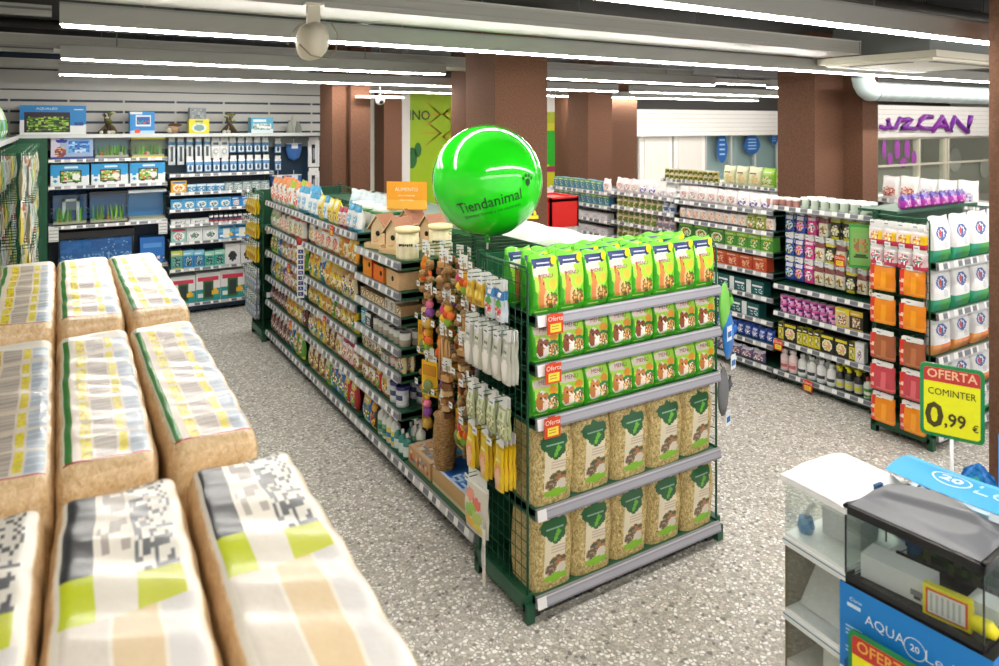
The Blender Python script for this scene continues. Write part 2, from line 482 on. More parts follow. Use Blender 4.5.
for (px, py, r, rz_) in ((722, 147, .19, .38), (752, 144, .3, .26), (774, 137, .15, .2)):
    cx, _, cz = A3(px, py, 11.79)
    g = G('matte')
    g.poly([(cx + r * (1 - .25 * max(0, math.sin(a))) * math.cos(a), 11.785, cz + rz_ * math.sin(a)) for a in [2 * PI * i / 20 for i in range(20)]], '1f5aa0')
    for k in range(4): g.poly([(cx - r * .5, 11.783, cz - rz_ * .5 + k * rz_ * .3), (cx + r * .5, 11.783, cz - rz_ * .5 + k * rz_ * .3), (cx + r * .5, 11.783, cz - rz_ * .4 + k * rz_ * .3), (cx - r * .5, 11.783, cz - rz_ * .4 + k * rz_ * .3)], '9fc3e6')
    part('drop_sticker', g, gf, label='blue drop-shaped sticker with white writing')
# purple lettered grooming shop on the right
YU = 9.5
ux0, ux1 = LX(872, YU), LX(1010, YU)
fs = slats(ux0, ux1 + .8, 1.86, 2.63, YU, 7, 'purple_letter_fascia', 'white slatted fascia with hand-drawn purple letters above the grooming shop glass')
g = G('gloss')
def stroke(pts, r=.05, col='7a1f9a'):
    q_ = G('gloss').tube([(LX(px, YU - .03), YU - .03, LZ(px, py, YU - .03)) for px, py in pts], r * 1.15, col, 6)
    part('letter_stroke', q_, fs).matrix_parent_inverse = fs.matrix_basis.inverted()
P8 = lambda L: [(740 + x * .2593, 80 + y * .2593) for x, y in L]
stroke(P8([(540, 180), (560, 188), (575, 180), (572, 155), (570, 150)])); stroke(P8([(572, 165), (578, 185), (600, 185), (612, 160), (618, 145)]))
stroke(P8([(612, 158), (650, 150), (662, 152), (640, 175), (618, 188), (650, 186), (682, 188)]))
stroke(P8([(740, 142), (712, 140), (695, 155), (686, 175), (700, 186), (735, 188)]), .055, '85209e')
stroke(P8([(742, 198), (762, 170), (780, 142), (790, 165), (800, 196)]), .055, '85209e'); stroke(P8([(755, 178), (775, 176), (800, 180)]), .045, '85209e')
stroke(P8([(812, 200), (818, 170), (826, 145), (850, 175), (878, 200), (885, 165), (890, 138)]), .06, '7d22a5')
g.text('ARTE', lambda a, b: (a, YU - .006, b), .2, '8a8a90', None, LX(992, YU), LZ(985, 129, YU), sq=.9)
lt_ = part('small_lettering', g.mesh('lettering'), fs); lt_.matrix_parent_inverse = fs.matrix_basis.inverted()
g = G('paint')
g.box(ux0, ux1 + .8, YU + .1, YU + .16, 0, .3, 'ded9cc')
for px in (922, 948, 951): g.box(LX(px, YU) - .03, LX(px, YU) + .03, YU + .05, YU + .2, 0, 1.86, 'e6e0cd')
for (px, w_, z) in ((870, 2.5, 1.84), (870, 2.5, 1.2)): g.box(ux0, ux1 + .8, YU + .06, YU + .16, z - .03, z + .02, 'e6e0cd')
gs = thing('grooming_window', g, 'cream framed shop window with purple paw print stickers', 'shop front')
g = G('glass'); g.box(ux0, ux1 + .8, YU + .1, YU + .11, .1, 1.86, 'ffffff'); part('pane', g, gs)
g = G('matte'); g.box(ux0 - .2, ux1 + 1, YU + .9, YU + .95, 0, 2.5, 'c9c8b8')
for (px, py, r) in ((955, 160, .35), (985, 168, .3)): g.ball((LX(px, YU + .85), YU + .85, LZ(px, py, YU + .85)), r, 'e9e6dc', None, 12, sy=.1)
part('interior_back', g, gs, label='cream room seen through the glass')
for (px, py, rw, rh) in ((888, 149, .07, .22), (901, 149, .1, .24), (911, 149, .1, .24), (894, 160, .09, .18), (907, 163, .12, .12), (918, 158, .09, .18)):
    cx, _, cz = A3(px, py, YU)
    g = G('matte'); g.poly([(cx + rw * 1.2 * math.cos(2 * PI * i / 18), YU + .09, cz + rh * math.sin(2 * PI * i / 18)) for i in range(18)], 'a64bb0')
    part('paw_sticker', g, gs, label='purple oval paw sticker')

# ------------------------------------------------------------------ columns
def column(label, boxes):
    g = G('brown')
    for x0, x1, y0, y1 in boxes: g.box(x0, x1, y0, y1, 0, CZ, '7a5040')
    o = struct('column', g); o['label'] = label; return o
column('brown stucco column behind the aquarium aisle end', [(LX(320, 8.45), 2.85, 8.0, 8.45), (2.9, 3.14, 7.97, 8.45), (2.85, 2.9, 8.06, 8.45)])
column('brown stucco column behind the green balloon', [(3.05, 3.57, 5.0, 5.5)])
column('brown stucco double column beside the white partition', [(LX(568, 9.0), 7.3, 8.5, 9.0), (7.3, LX(637, 9.6), 9.6, 10)])
column('brown stucco double column behind the right-hand shelves', [(6.69, 7.18, 4.6, 5.05), (7.18, 7.46, 4.38, 5.05)])
column('rough brown column beside the price sign', [(3.99, 4.6, 1.2, 1.77)])
column('thin brown column before the lime banner', [(LX(384, 10.5), LX(402, 10.5), 10.5, 10.9)])
column('brown column half hidden by the balloon column', [(LX(451, 7.6), LX(451, 7.6) + .4, 7.25, 7.6)])
g = G('plaster'); g.box(LX(401, 11.5), LX(410, 11.5), 11.5, 11.7, 0, CZ, 'eceae6'); o = struct('column', g); o['label'] = 'slim white post in front of the lime banner'

# ------------------------------------------------------------------ ceiling fittings
def strip(y, x0, x1, label):
    g = G('paint'); g.box(x0, x1, y, y + .07, 2.655, 2.745, '9c9b95')
    g.box(x0, x1, y - .004, y + .074, 2.745, 2.755, '8c8b87')
    o = thing('strip_light', g, label, 'light', 'long ceiling strip lights', (0, 0, 0))
    o['group'] = 'long ceiling strip lights'
    g = G('lamp'); g.box(x0 + .01, x1 - .01, y + .008, y + .05, 2.644, 2.655, 'ffffff'); part('diffuser', g, o)
    x = x0 + .35; CZ_ = CZ if y not in (10.0, 8.3) else 2.79
    while x < x1: part('hanger', G('metal').tube([(x, y + .035, 2.75), (x, y + .035, CZ_)], .004, '6d6d6d', 4), o); x += 1.9
strip(1.95, 1.1, 13, 'strip light nearest the camera, running over the end stand to the near column')
strip(3.83, .01, 15, 'long strip light passing in front of the column tops, behind the spot lamp')
strip(5.85, .02, 3.04, 'strip light crossing from the aquarium side to the balloon column')
strip(5.85, 3.6, 6.62, 'strip light between the balloon column and the double column')
strip(5.85, 7.6, 16, 'strip light behind the silver duct')
strip(7.72, .01, 6.75, 'strip light closest in front of the slatted aquarium wall')
strip(7.72, 7.0, 12.0, 'strip light in front of the white slatted fascia')
strip(9.5, 3.5, 12.0, 'strip light above the thin column and lime banner')
strip(10.0, 8.5, 14.5, 'added strip light brightening the white slatted fascia and glass front')  # extra lamp, added only to brighten the far white fronts
strip(8.3, 13.5, 22, 'added strip light brightening the purple lettered fascia')  # another added lamp behind the duct, brightens the lettered wall
for n_ in ('strip_light.008', 'strip_light.009'):
    if n_ in D.objects: D.objects[n_].location.z = .36
strip(0.1, -2, 8, 'strip light above the stacked pet bedding bags')
for i, (y0, y1, z0, z1, x0, x1, lab) in enumerate((
    (3.38, 3.78, 2.76, 2.86, -2.2, 5.5, 'large white cable tray running beside the front strip light'),
    (6.1, 6.5, 2.74, 2.84, -2.2, 6.5, 'white cable tray behind the middle strip light'),
    (8.3, 8.7, 2.76, 2.83, -2.2, 2.5, 'pale cable tray in front of the slatted wall'))):
    g = G('paint'); g.box(x0, x1, y0, y1, z0, z1, 'a8a7a0')
    for zz in (z0 + .025, z1 - .03): g.box(x0, x1, y0 - .006, y0, zz, zz + .008, 'a3a29c')
    g.box(x0, x1, y0 - .015, y0, z1 - .006, z1, 'bdbcb6'); g.box(x1 - .012, x1 + .004, y0 - .01, y1 + .01, z0 - .006, z1 + .006, 'a8a7a1')
    for q in range(3): g.tube([(x0 + 1 + 2 * q, (y0 + y1) / 2, z1), (x0 + 1 + 2 * q, (y0 + y1) / 2, CZ)], .006, '555555', 4)
    thing('cable_tray', g, lab, 'cable tray')
for y, lab in ((3.83, 'grey rail stub left of the front strip light'), (5.85, 'grey rail stub left of the middle strip light')):
    g = G('metal'); g.box(-2.2, -.02, y, y + .07, 2.69, 2.735, '8a8984'); g.box(-2.2, -.02, y - .008, y, 2.71, 2.72, '55544f')
    g.tube([(-1.1, y + .035, 2.73), (-1.1, y + .035, CZ)], .006, '555555', 4)
    thing('light_rail', g, lab, 'rail')
# dark pipes under the ceiling
for k, (p0, p1, r, c) in enumerate((((-2, 4.7, 3.0), (14, 4.7, 3.0), .05, '3a3835'), ((4, 2.7, 2.98), (14, 2.7, 2.98), .06, '4a4845'), ((2.2, 1, 3.06), (2.2, 9, 3.06), .035, '3b3936'), ((-2, 7.0, 3.02), (9, 7.0, 3.02), .04, '353330'))):
    g = G('metal'); g.tube([p0, p1], r, c, 10)
    for t in (.2, .5, .8):
        q = [a + (b - a) * t for a, b in zip(p0, p1)]; g.tube([q, (q[0], q[1], CZ)], .006, '555555', 4)
    thing('ceiling_pipe', g, ['dark pipe under the ceiling between the first two cable trays', 'thick dark pipe under the ceiling above the price sign aisle', 'dark pipe crossing the strip lights above the end stand', 'thin dark pipe under the ceiling near the slatted wall'][k], 'pipe')
# security camera / lamp hanging from the tray
cx, cy = 1.03, 3.34
g = G('paint'); g.box(-.045, .045, -.035, .035, -.01, 0, 'ddd6c4'); g.box(-.03, .03, -.012, .012, -.13, -.01, 'd8d0bc'); g.lathe([(.012, -.014), (.012, .014)], 10, '222222', (.004, -.005, -.098), ax='y')
sp = thing('spot_lamp', g, 'cream spot lamp hanging from the white cable tray by a bracket', 'lamp', None, (cx, cy, 2.765))
g = G('paint')
g.lathe([(.02, -.06), (.062, -.055), (.078, -.02), (.08, .03), (.07, .06), (.03, .085), (.004, .09)], 18, 'd5cdb8', ax='y')
g.v = [(x * .78, y, z * 1.15 - .175 - .1 * y) for x, y, z in g.v]
part('housing', g, sp, rz=.5)
g = G('metal'); g.tube([(.085, 0, -.08), (.11, -.02, -.14), (.1, -.03, -.22), (.05, -.05, -.262), (-.03, -.06, -.25), (-.08, -.05, -.2)], .004, '9b917c', 6)
g.tube([(-.05, 0, -.09), (-.095, 0, -.14), (-.12, 0, -.2)], .006, 'c9c1ac', 6); part('cable', g, sp)
# small dome camera near the left column
g = G('paint'); g.box(-.3, .3, -.02, .02, .02, .05, 'dedbd4'); g.tube([(0, 0, .04), (0, 0, .68)], .012, '9a9894', 6); g.ball((0, 0, 0), .06, 'e8e6e0', None, 12); g.ball((0, -.045, -.02), .03, '18181a', None, 8)
thing('ceiling_camera', g, 'small white dome camera hanging beside the left brown column', 'camera', None, A3(380, 100, 7.9))
# air conditioner panel
g = G('paint'); g.box(0, 1.45, 0, .98, 0, .05, 'd3cebd'); g.box(.05, 1.4, .05, .93, -.02, 0, 'ddd8c8')
for (a, b, c_, d_) in ((.2, 1.25, .1, .16), (.2, 1.25, .82, .88), (.1, .16, .25, .75), (1.29, 1.35, .25, .75)): g.box(a, b, c_, d_, -.024, -.02, '5d5a50')
g.box(.1, 1.35, .1, .9, .05, .3, '7f8482')
ac = thing('air_conditioner', g, 'square cream air conditioner cassette hanging above the double column aisle', 'air conditioner', None, (5.56, 2.82, 2.7))
for (a, b) in ((.15, .15), (1.3, .15), (.15, .85), (1.3, .85)): part('hanger', G('metal').tube([(a, b, .3), (a, b, CZ - 2.7)], .008, '444444', 5), ac)
# silver duct
g = G('metal')
dc = lambda u, v: '9ea9aa' if int(v * 40) % 2 else '93a0a1'
y = 4.12; x0 = LX(872, y); R0 = .095
g.lathe([(R0 * (1 + .03 * (k % 2)), k * .06) for k in range(70)], 22, dc, (x0, y, 2.52), ax='x')
pts = []
for k in range(9):
    a = PI / 2 * k / 8; pts.append((x0 - .16 * math.sin(a), y, 2.52 + .16 - .16 * math.cos(a)))
g.tube(pts, [.1 + .004 * (k % 2) for k in range(9)], 'aab8b8', 22)
g.tube([pts[-1], (pts[-1][0], y, CZ)], .1, 'aab8b8', 22)
thing('air_duct', g, 'round silver air duct with elbow running over the purple lettered shop', 'duct')
# ================================================================== stacked bags of pet bedding in front
def bale_g(w, L, h, mode, seed):
    """long soft bag lying flat: top surface carries the print, ends bulge; origin centre of foot, long axis Y (near end -Y)"""
    g = G('shavings'); r = .038
    def P(x, y, z):
        hx, hy, hz = w / 2, L / 2, h / 2
        ix, iy, iz = hx - r, hy - r * 1.5, hz - r
        cx, cy, cz = max(-ix, min(ix, x)), max(-iy, min(iy, y)), max(-iz, min(iz, z))
        dx, dy, dz = x - cx, y - cy, z - cz
        n = math.sqrt((dx / r) ** 2 + (dy / (1.5 * r)) ** 2 + (dz / r) ** 2)
        if n > 1e-6:
            m = max(abs(dx) / r, abs(dy) / (1.5 * r), abs(dz) / r)
            k = m / n; dx, dy, dz = dx * k, dy * k, dz * k
        wob = .003 * math.sin(17 * y + seed) * math.sin(11 * x + z * 13) + .0018 * math.sin(41 * y + 23 * x + seed)
        bul = .006 * (1 - (y / hy) ** 2)
        return (cx + dx + (bul + wob if x > 0 else -bul - wob) * .6, cy + dy + wob * (1 if abs(y) < hy * .9 else 2), cz + dz + hz + wob)
    def tart(u, v):
        # u across 0..1, v near 0 -> far 1
        if mode == 'word':
            if v < .06 or v > .975 or u < .05 or u > .95: return ('shv', 'shavings')
            base = 'dfd3c0' if v < .9 else 'ece6da'
            if .05 < v < .9:
                row = (v - .05) / .85 * 7; fr = row - int(row)
                if u < .17: base = '3f8a3c' if u > .08 else 'd8e0c8'
                elif .24 < u < .36: base = ('c9a92c' if hsh(int(u * 60), int(v * 90), 3) > .68 else 'e3d21c') if fr > .14 else 'e6dcc4'
                elif .38 < u < .58: base = ('a99e94' if int(v * 90) % 2 else 'c4b8aa') if fr > .2 else 'd8ccba'
                elif .6 < u < .7: base = ('dccb3c' if hsh(int(u * 60), int(v * 90), 5) > .4 else 'ead92a') if fr > .25 else 'e6dcc4'
                elif .72 < u < .92: base = ('a9b6c4' if (int(v * 90) % 3) else 'c3ccd4') if fr > .15 else 'dad6cc'
            if .06 < v < .068: base = 'b03a3a'
            return (base, 'gloss')
        # 'band' print of the front row: pale bag, dark panel, lime square, white panels
        if v < .03 or u < .04 or u > .96: return ('x', 'shavings')
        base = 'dfc8a2' if .42 < u < .66 else 'e9e2d4'
        if v > .52:
            base = 'e9e2d4'
            if .08 < u < .3: base = '34363a' if v > .64 else 'c3cf28'
            if .56 < u < .86: base = ('c9cf40' if v < .62 else ('55565a' if hsh(int(u * 26), int(v * 60), seed) > .5 else 'e2ddd2'))
            if .34 < u < .52 and v > .7 and hsh(int(u * 14), int(v * 30), 9) > .6: base = 'a49a90'
        else:
            if .1 < u < .38: base = 'dcd3c6'
            if .7 < u < .92: base = 'dad6d2'
        return (base, 'gloss')
    nu, ny, nz = 36, 120, 8
    hx, hy, hz = w / 2, L / 2, h / 2
    def S6(f):
        return f
    g.grid(lambda u, v: P(-hx + 2 * hx * u, -hy + 2 * hy * v, hz), nu, ny, lambda u, v: tart(u, v) if True else 0)
    g.grid(lambda u, v: P(-hx + 2 * hx * u, -hy, -hz + 2 * hz * v), 14, nz, ('x', 'shavings') if False else (lambda u, v: ('d8b88a', 'shavings')))
    g.grid(lambda u, v: P(-hx + 2 * hx * u, hy, -hz + 2 * hz * v), 14, nz, lambda u, v: ('d8b88a', 'shavings'), flip=True)
    g.grid(lambda u, v: P(-hx, -hy + 2 * hy * u, -hz + 2 * hz * v), 30, nz, lambda u, v: ('d8b88a', 'shavings'), flip=True)
    g.grid(lambda u, v: P(hx, -hy + 2 * hy * u, -hz + 2 * hz * v), 30, nz, lambda u, v: ('d8b88a', 'shavings'))
    g.grid(lambda u, v: P(-hx + 2 * hx * u, -hy + 2 * hy * v, -hz), 8, 20, lambda u, v: ('d8b88a', 'shavings'), flip=True)
    g.c = [c if len(c) == 6 else 'd8b88a' for c in g.c]
    # clear film crimp at the near end
    g.grid(lambda u, v: (-.05 + .1 * u, -hy - .004 - .02 * v, h * .82 - .03 * v + .006 * math.sin(9 * u)), 4, 2, 'efe6d2', 'film')
    return g
protoA = Pr('bedding_bag', 'bag', 'x', .2, bale_g(.213, .93, .33, 'word', 1))
protoB = Pr('bedding_bag', 'bag', 'x', .2, bale_g(.235, .98, .33, 'band', 4))
# stand under them (mostly hidden), built of three stepped decks
g = G('paint')
stepz = {}
for k, (y0, y1, z) in enumerate(((.98, 1.9, 1.075), (1.9, 2.86, 1.075), (2.86, 3.8, 1.165))):
    g.box(-.62, .4, y0, y1, z - .03, z, 'b9b4a8')
st = thing('bedding_stand', g, 'stepped display stand hidden under the rows of wood shaving bags', 'display stand')
for k, (y0, y1, z) in enumerate(((.98, 1.9, 1.045), (1.9, 2.86, 1.045), (2.86, 3.8, 1.135))):
    for x in (-.6, .36):
        for yy in (y0 + .01, y1 - .05):
            g = G('paint'); g.box(x, x + .03, yy, yy + .03, 0, z, '174d33'); part('leg', g, st)
rows = [
    (protoA, 2.99, 1.215, .085, ((-.32, 'pale wood shaving bag cut by the photo edge, back row by the aquarium wall'), (-.108, 'wood shaving bag with yellow and blue print, middle of the back row'), (.105, 'wood shaving bag in the back row beside the aisle, third from the edge bag'), (.315, 'wood shaving bag at the aisle corner of the back row'))),
    (protoA, 1.95, 1.125, .10, ((-.112, 'printed wood shaving bag in the middle row, farthest from the aisle'), (.105, 'green striped wood shaving bag at the centre of the middle row'), (.325, 'wood shaving bag with green strip at the aisle side of the middle row'))),
    (protoB, .875, 1.085, .0, ((-.15, 'blurred bedding bag with dark panel, front row edge farthest from the aisle'), (.098, 'bedding bag with black and lime square panel, centre of the front row'), (.352, 'nearest bedding bag with lime squares, front row aisle side'))),
]
for pr, y0, z, tilt, L in rows:
    for x, lab in L:
        pass
        o = pr.put((x, y0 + .41, z), R.uniform(-.008, .008) - (.03 if pr is protoB else 0) + (.04 if x > .3 and pr is protoA else 0), lab, 'wood shaving bedding bags stacked in front')
        o.rotation_euler[0] = tilt

# ================================================================== shelving
GRN = '1b5138'
def railart(style, n):
    def f(u, v):
        if style == 'end': return 'f2f2f2' if u < .05 else ('c4c4cc' if v > .8 else ('85858f' if v < .22 else ('a9a9b3' if v < .62 else '9a9aa6')))  # end rails: top highlight and silver gradient painted in, lower edge darker
        k = int(u * n); q = u * n - k
        if q < .3 + .16 * hsh(k, 2, n): return 'f1f1ef' if .1 < v < .92 else 'c9c9c9'
        return ('74777f' if hsh(k, 5, n) < .75 else 'c8c9ca') if .18 < v < .85 else 'b5b6ba'
    return f
class Unit:
    def __init__(s, name, label, loc, rz, w, short, ref, depth=.42, shelves=(), base=.10, top=None, rail='tag', railh=.045, back=True, cat='shelving', group='green metal shelving bays', color=GRN, shelfcol=None, upr=True):
        s.loc, s.rz, s.w, s.short, s.ref, s.depth = loc, rz, w, short, ref, depth
        s.o = D.objects.new(name, None); COLL.objects.link(s.o); s.o.location = loc; s.o.rotation_euler = (0, 0, rz)
        props(s.o, label, cat, group)
        sc = shelfcol or color
        H = top or (max(list(shelves) + [base]) + .02)
        g = G('paint'); g.box(0, w, .03, depth, .03, base - .045, color); g.box(0.01, .05, 0.03, .06, 0, .03, '333333'); g.box(w - .05, w - .01, 0.03, .06, 0, .03, '333333')
        part('base', g, s.o)
        if back:
            g = G('paint'); g.box(.005, w - .005, depth, depth + .012, .05, H, color)
            for k in range(int(w / .1)): g.box(.04 + k * .1, .046 + k * .1, depth - .002, depth, .1, H - .02, '123a28')
            part('back_panel', g, s.o)
        if upr:
            for x in (0, w - .02):
                g = G('paint'); g.box(x, x + .02, depth - .01, depth + .03, 0, H + .01, '153f2c'); part('upright', g, s.o)
        for z in [base] + list(shelves):
            g = G('paint'); g.box(.002, w - .002, .0, depth - .003, z - .03, z, sc)
            g.box(.002, .008, 0, depth - .003, z - .045, z + .012, sc); g.box(w - .008, w - .002, 0, depth - .003, z - .045, z + .012, sc)
            sh = part('shelf', g, s.o)
            g = G('metal')
            z1, z0 = z + .008, z + .008 - railh
            g.box(.002, w - .002, -.012, 0, z0, z1, '8e8f96')
            nn = max(3, int(w / .1))
            g.grid(lambda u, v: (.002 + (w - .004) * u, -.016 - .008 * (1 - v), z0 + (z1 - z0) * v), 40 if rail != 'end' else 24, 6, railart(rail, nn), sm=False)
            part('price_rail', g, sh)
    def W(s, lx, ly, z):
        c, q = math.cos(s.rz), math.sin(s.rz)
        return (s.loc[0] + lx * c - ly * q, s.loc[1] + lx * q + ly * c, z)
    def put(s, pr, lx, ly, z, label, group, rz=0, sc=1.0):
        return pr.put(s.W(lx, ly, z), s.rz + rz, label, group, sc)
_used = {}
def uniq(l):
    n = _used[l] = _used.get(l, 0) + 1
    return l if n == 1 else l + ' again'
def short_label(look, n, ref, sname, short, dd=0):
    if dd: return f"{look}, {ordw(n)} of the rear rank, {sname}, {short.replace('the ', '', 1)}"
    lab = f"{look}, {ordw(n)} from {ref}, {sname} of {short}"
    if len(lab.replace(',', '').split()) > 15: lab = f"{look}, {ordw(n)} from {ref}, {sname}, {short.replace('the ', '', 1)}"
    if len(lab.replace(',', '').replace('-', ' ').split()) > 16: lab = f"{look}, {ordw(n)} along the {sname}, {short.replace('the ', '', 1)}"
    return lab
def fill(U, sname, z, seq, x0=.02, x1=None, ly=.02, gap=.004, jit=.004, sc=1.0, deep=1, hv=.04, ref=None, group=None):
    """a row of products; seq = [(proto, count), ...] repeated until the row is full"""
    x1 = x1 or U.w - .02; x = x0; n = 0; i = 0; left = seq[0][1]
    while True:
        pr = seq[i % len(seq)][0]; k = sc * (1 + R.uniform(-hv, hv)); w_ = pr.w * k
        if x + w_ > x1 + .003: break
        n += 1
        for dd in range(deep):
            lab = short_label(pr.look, n, ref or U.ref, sname, U.short, dd)
            U.put(pr, x + w_ / 2, ly + pr.d * k / 2 + dd * (pr.d * k + .004) + R.uniform(0, jit), z + .001, lab, group or f'{pr.cat} products on the {sname} of {U.short}', R.uniform(-.03, .03), k)
        x += w_ + gap; left -= 1
        if left <= 0: i += 1; left = seq[i % len(seq)][1]

# ------------------------------------------------------------------ end stand with rodent food and hay
def menu_bag(pet, h, seed):
    W_ = .146
    fur = {'rabbit': ('d98a4a', 'f3c48c'), 'pig': ('8a4a2c', 'f4ece4'), 'ham': ('c07a3c', 'f2e2d0')}[pet]
    nav = .80 if h > .25 else .93
    L = [('r', 0, 0, 1, .1, '45b81c'), ('p', [(0, .1), (.2, .1), (.1, nav), (0, nav + .1)], '3fae1c'),
         ('e', .5, .62, .55, .3, 'b4e648'), ('e', .45, .72, .42, .1, 'ecdfd0'), ('e', .8, .8, .2, .18, 'a8e03a'),
         ('p', [(0, .1), (.14, .1), (.05, .9), (0, .9)], '36a418')]
    if pet == 'rabbit':
        L += [('e', .76, .5, .12, .09, 'dcc83a'), ('e', .36, .3, .17, .2, fur[0]), ('e', .36, .5, .12, .1, fur[0]), ('e', .28, .6, .05, .08, 'c87a3e'), ('e', .5, .26, .1, .16, fur[1]), ('e', .42, .52, .022, .016, '2a1a10'),
              ('e', .7, .3, .22, .06, '1c6a2c'), ('ne', .7, .22, .22, .13, 26, ['a8602c', 'e0984a', 'f0c890', '7c4a24', '4f7a2a'])]
    else:
        L += [('e', .78, .55, .14, .1, 'f0a030'), ('e', .36, .34, .24, .24, 'f6f2e8'), ('e', .28, .36, .15, .2, fur[0]), ('e', .46, .32, .1, .17, fur[1]), ('e', .5, .45, .1, .08, fur[0]), ('e', .3, .44, .028, .022, '1c1008'), ('e', .46, .42, .024, .02, '1c1008'), ('e', .39, .34, .03, .022, 'd88a7a'),
              ('e', .76, .4, .2, .08, '1f7a3a'), ('ne', .76, .27, .2, .15, 26, ['9a5a2c', 'd89048', 'f0d0a0', '6c4020', '3f8a3c', 'ece0d0'])]
    L += [('p', [(.1, nav - .02), (.84, nav - .02), (.9, nav + .14), (.06, nav + .14)], '23326e'), ('r', .2, nav - .012, .7, nav + .012, 'e8e8f0'), ('r', .24, nav + .05, .7, nav + .075, 'c9d0ea'), ('r', .15, .035, .6, .06, 'd6f08a')]
    g = pouch_g(W_, h, .085, art('6fd02a', *L, seed=seed), '4cc01e', 30, 46, p=9, top=1.0, texts=[('MENU', .003, h * (.64 if pet == 'rabbit' else .74), .026, '8c1f3c', 1.0)])
    if pet == 'rabbit':
        # yellow offer sticker on the neck
        g.poly([(.044 + .016 * math.cos(2 * PI * i / 14), -.034, h * .9 + .021 * math.sin(2 * PI * i / 14)) for i in range(14)], 'f2ea1c', 'matte')
    return g
mb = {k: Pr('rodent_food_bag', 'bag', l, .143, menu_bag(k, h, sd), d=.085) for k, h, l, sd in (('rabbit', .262, 'green rabbit food bag', 3), ('pig', .2, 'green guinea pig food bag', 5), ('ham', .2, 'green hamster food bag', 8))}
def hay_bag():
    w_, h, d = .229, .357, .2; g = G('hay'); r = .03
    def P(x, y, z):
        s_ = 1 - .1 * max(0, (z / h - .75)) * 4 * (abs(y) / (d / 2))
        wob = .004 * math.sin(19 * z + 7 * x)
        k = (1 - (abs(x) / (w_ / 2)) ** 6 * .35)
        return (x * (1 + .02 * math.sin(PI * z / h)), y * k * s_ * (1 + .12 * math.sin(PI * z / h)) + wob, z)
    blob = [(.2, .78), (.3, .86), (.42, .85), (.5, .92), (.62, .86), (.78, .84), (.8, .72), (.72, .66), (.72, .56), (.6, .47), (.5, .46), (.38, .55), (.33, .62), (.24, .66)]
    blob = [(.5 + (a - .5) * 1.1 - .02, .73 + (b - .69) * .74) for a, b in blob]
    def fa(u, v):
        c = None
        if .27 < u < .75 and .16 < v < .7: c = 'e6dcc0'
        if .42 < u < .74 and .44 < v < .56 and int(v * 60) % 2: c = 'c9b7a8'
        if ((u - .58) / .2) ** 2 + ((v - .33) / .07) ** 2 < 1: c = '4a5a3c' if hsh(int(u * 20), int(v * 30), 2) > .4 else 'a8744c'
        if ((u - .42) / .14) ** 2 + ((v - .24) / .07) ** 2 < 1: c = 'b59a80' if hsh(int(u * 24), int(v * 30), 6) > .5 else '6c5a44'
        if ((u - .68) / .1) ** 2 + ((v - .22) / .08) ** 2 < 1: c = 'ddd3c2'
        if ((u - .55) / .28) ** 2 + ((v - .13) / .05) ** 2 < 1: c = '86bf2e'
        if inpoly(u, v, blob):
            c = '245f35'
            if inpoly(u, v, [(.46, .61), (.52, .59), (.64, .7), (.56, .74)]): c = '6cb83a'
            if .3 < u < .7 and .745 < v < .765: c = '8ab09a'
            if .34 < u < .66 and .79 < v < .805: c = '5f8f74'
        return (c, 'gloss') if c else ('b49a60', 'hay')
    g.grid(lambda u, v: P(-w_ / 2 + w_ * u, -d / 2, h * v), 34, 54, fa)
    g.grid(lambda u, v: P(-w_ / 2 + w_ * u, d / 2, h * v), 8, 12, 'b49a60', flip=True)
    g.grid(lambda u, v: P(-w_ / 2, -d / 2 + d * u, h * v), 5, 12, 'b49a60', flip=True)
    g.grid(lambda u, v: P(w_ / 2, -d / 2 + d * u, h * v), 5, 12, 'b49a60')
    g.grid(lambda u, v: P(-w_ / 2 + w_ * u, -d / 2 + d * v, h), 10, 5, 'b49a60')
    g.grid(lambda u, v: P(-w_ / 2 + w_ * u, -d / 2 + d * v, 0), 6, 4, 'b49a60', flip=True)
    g.grid(lambda u, v: (-.08 + .16 * u, -.02 + .01 * v, h + .012 * v + .003 * math.sin(12 * u)), 6, 1, 'efe8d0', 'film')
    return g
hayp = Pr('hay_bag', 'bag', 'hay bag', .232, hay_bag(), d=.2)

def wire_grid(x, y0, y1, z0, z1, sy=.05, sz=.05, r=.0022, col='1d5a3c'):
    g = G('metal'); k = 0
    while y0 + k * sy <= y1 + .001: g.tube([(x, y0 + k * sy, z0), (x, y0 + k * sy, z1)], r, col, 4); k += 1
    k = 0
    while z0 + k * sz <= z1 + .001: g.tube([(x, y0, z0 + k * sz), (x, y1, z0 + k * sz)], r, col, 4); k += 1
    return g
def end_stand(name, label, X0, X1, Y0, depth, base, shelves, top, short, ref, mesh_side='l', rail='end', railh=.048):
    U = Unit(name, label, (X0, Y0, 0), 0, X1 - X0, short, ref, depth=depth, shelves=shelves, base=base, top=top, rail=rail, railh=railh, upr=False)
    for x in ((-.018, X1 - X0 + .018)):
        g = wire_grid(x, .03, depth + .03, .1, top, sy=.05, sz=.06); part('mesh_panel', g, U.o)
        g = G('metal'); g.tube([(x, .03, .06), (x, .03, top - .03), (x, .045, top), (x, depth + .01, top), (x, depth + .03, top - .03), (x, depth + .03, .04)], .006, '1d5a3c', 6); part('frame_tube', g, U.o)
        g = G('paint'); g.box(x - .02, x + .02, .02, depth + .03, .045, .115, GRN); g.box(x - .02, x + .02, .0, .04, 0, .08, GRN); g.box(x - .02, x + .02, depth, depth + .04, 0, .08, GRN); part('foot', g, U.o)
        g = G('paint'); g.box(x - .015, x + .015, depth, depth + .03, 0, top + .02, '174630'); part('upright', g, U.o)
    return U
ES = end_stand('end_stand', 'green wire end stand with grey shelf rails holding green food and hay bags', 1.79, 2.96, 2.60, .43, .105, (.49, .89, 1.128, 1.345), 1.56, 'the end stand', 'the mesh side')
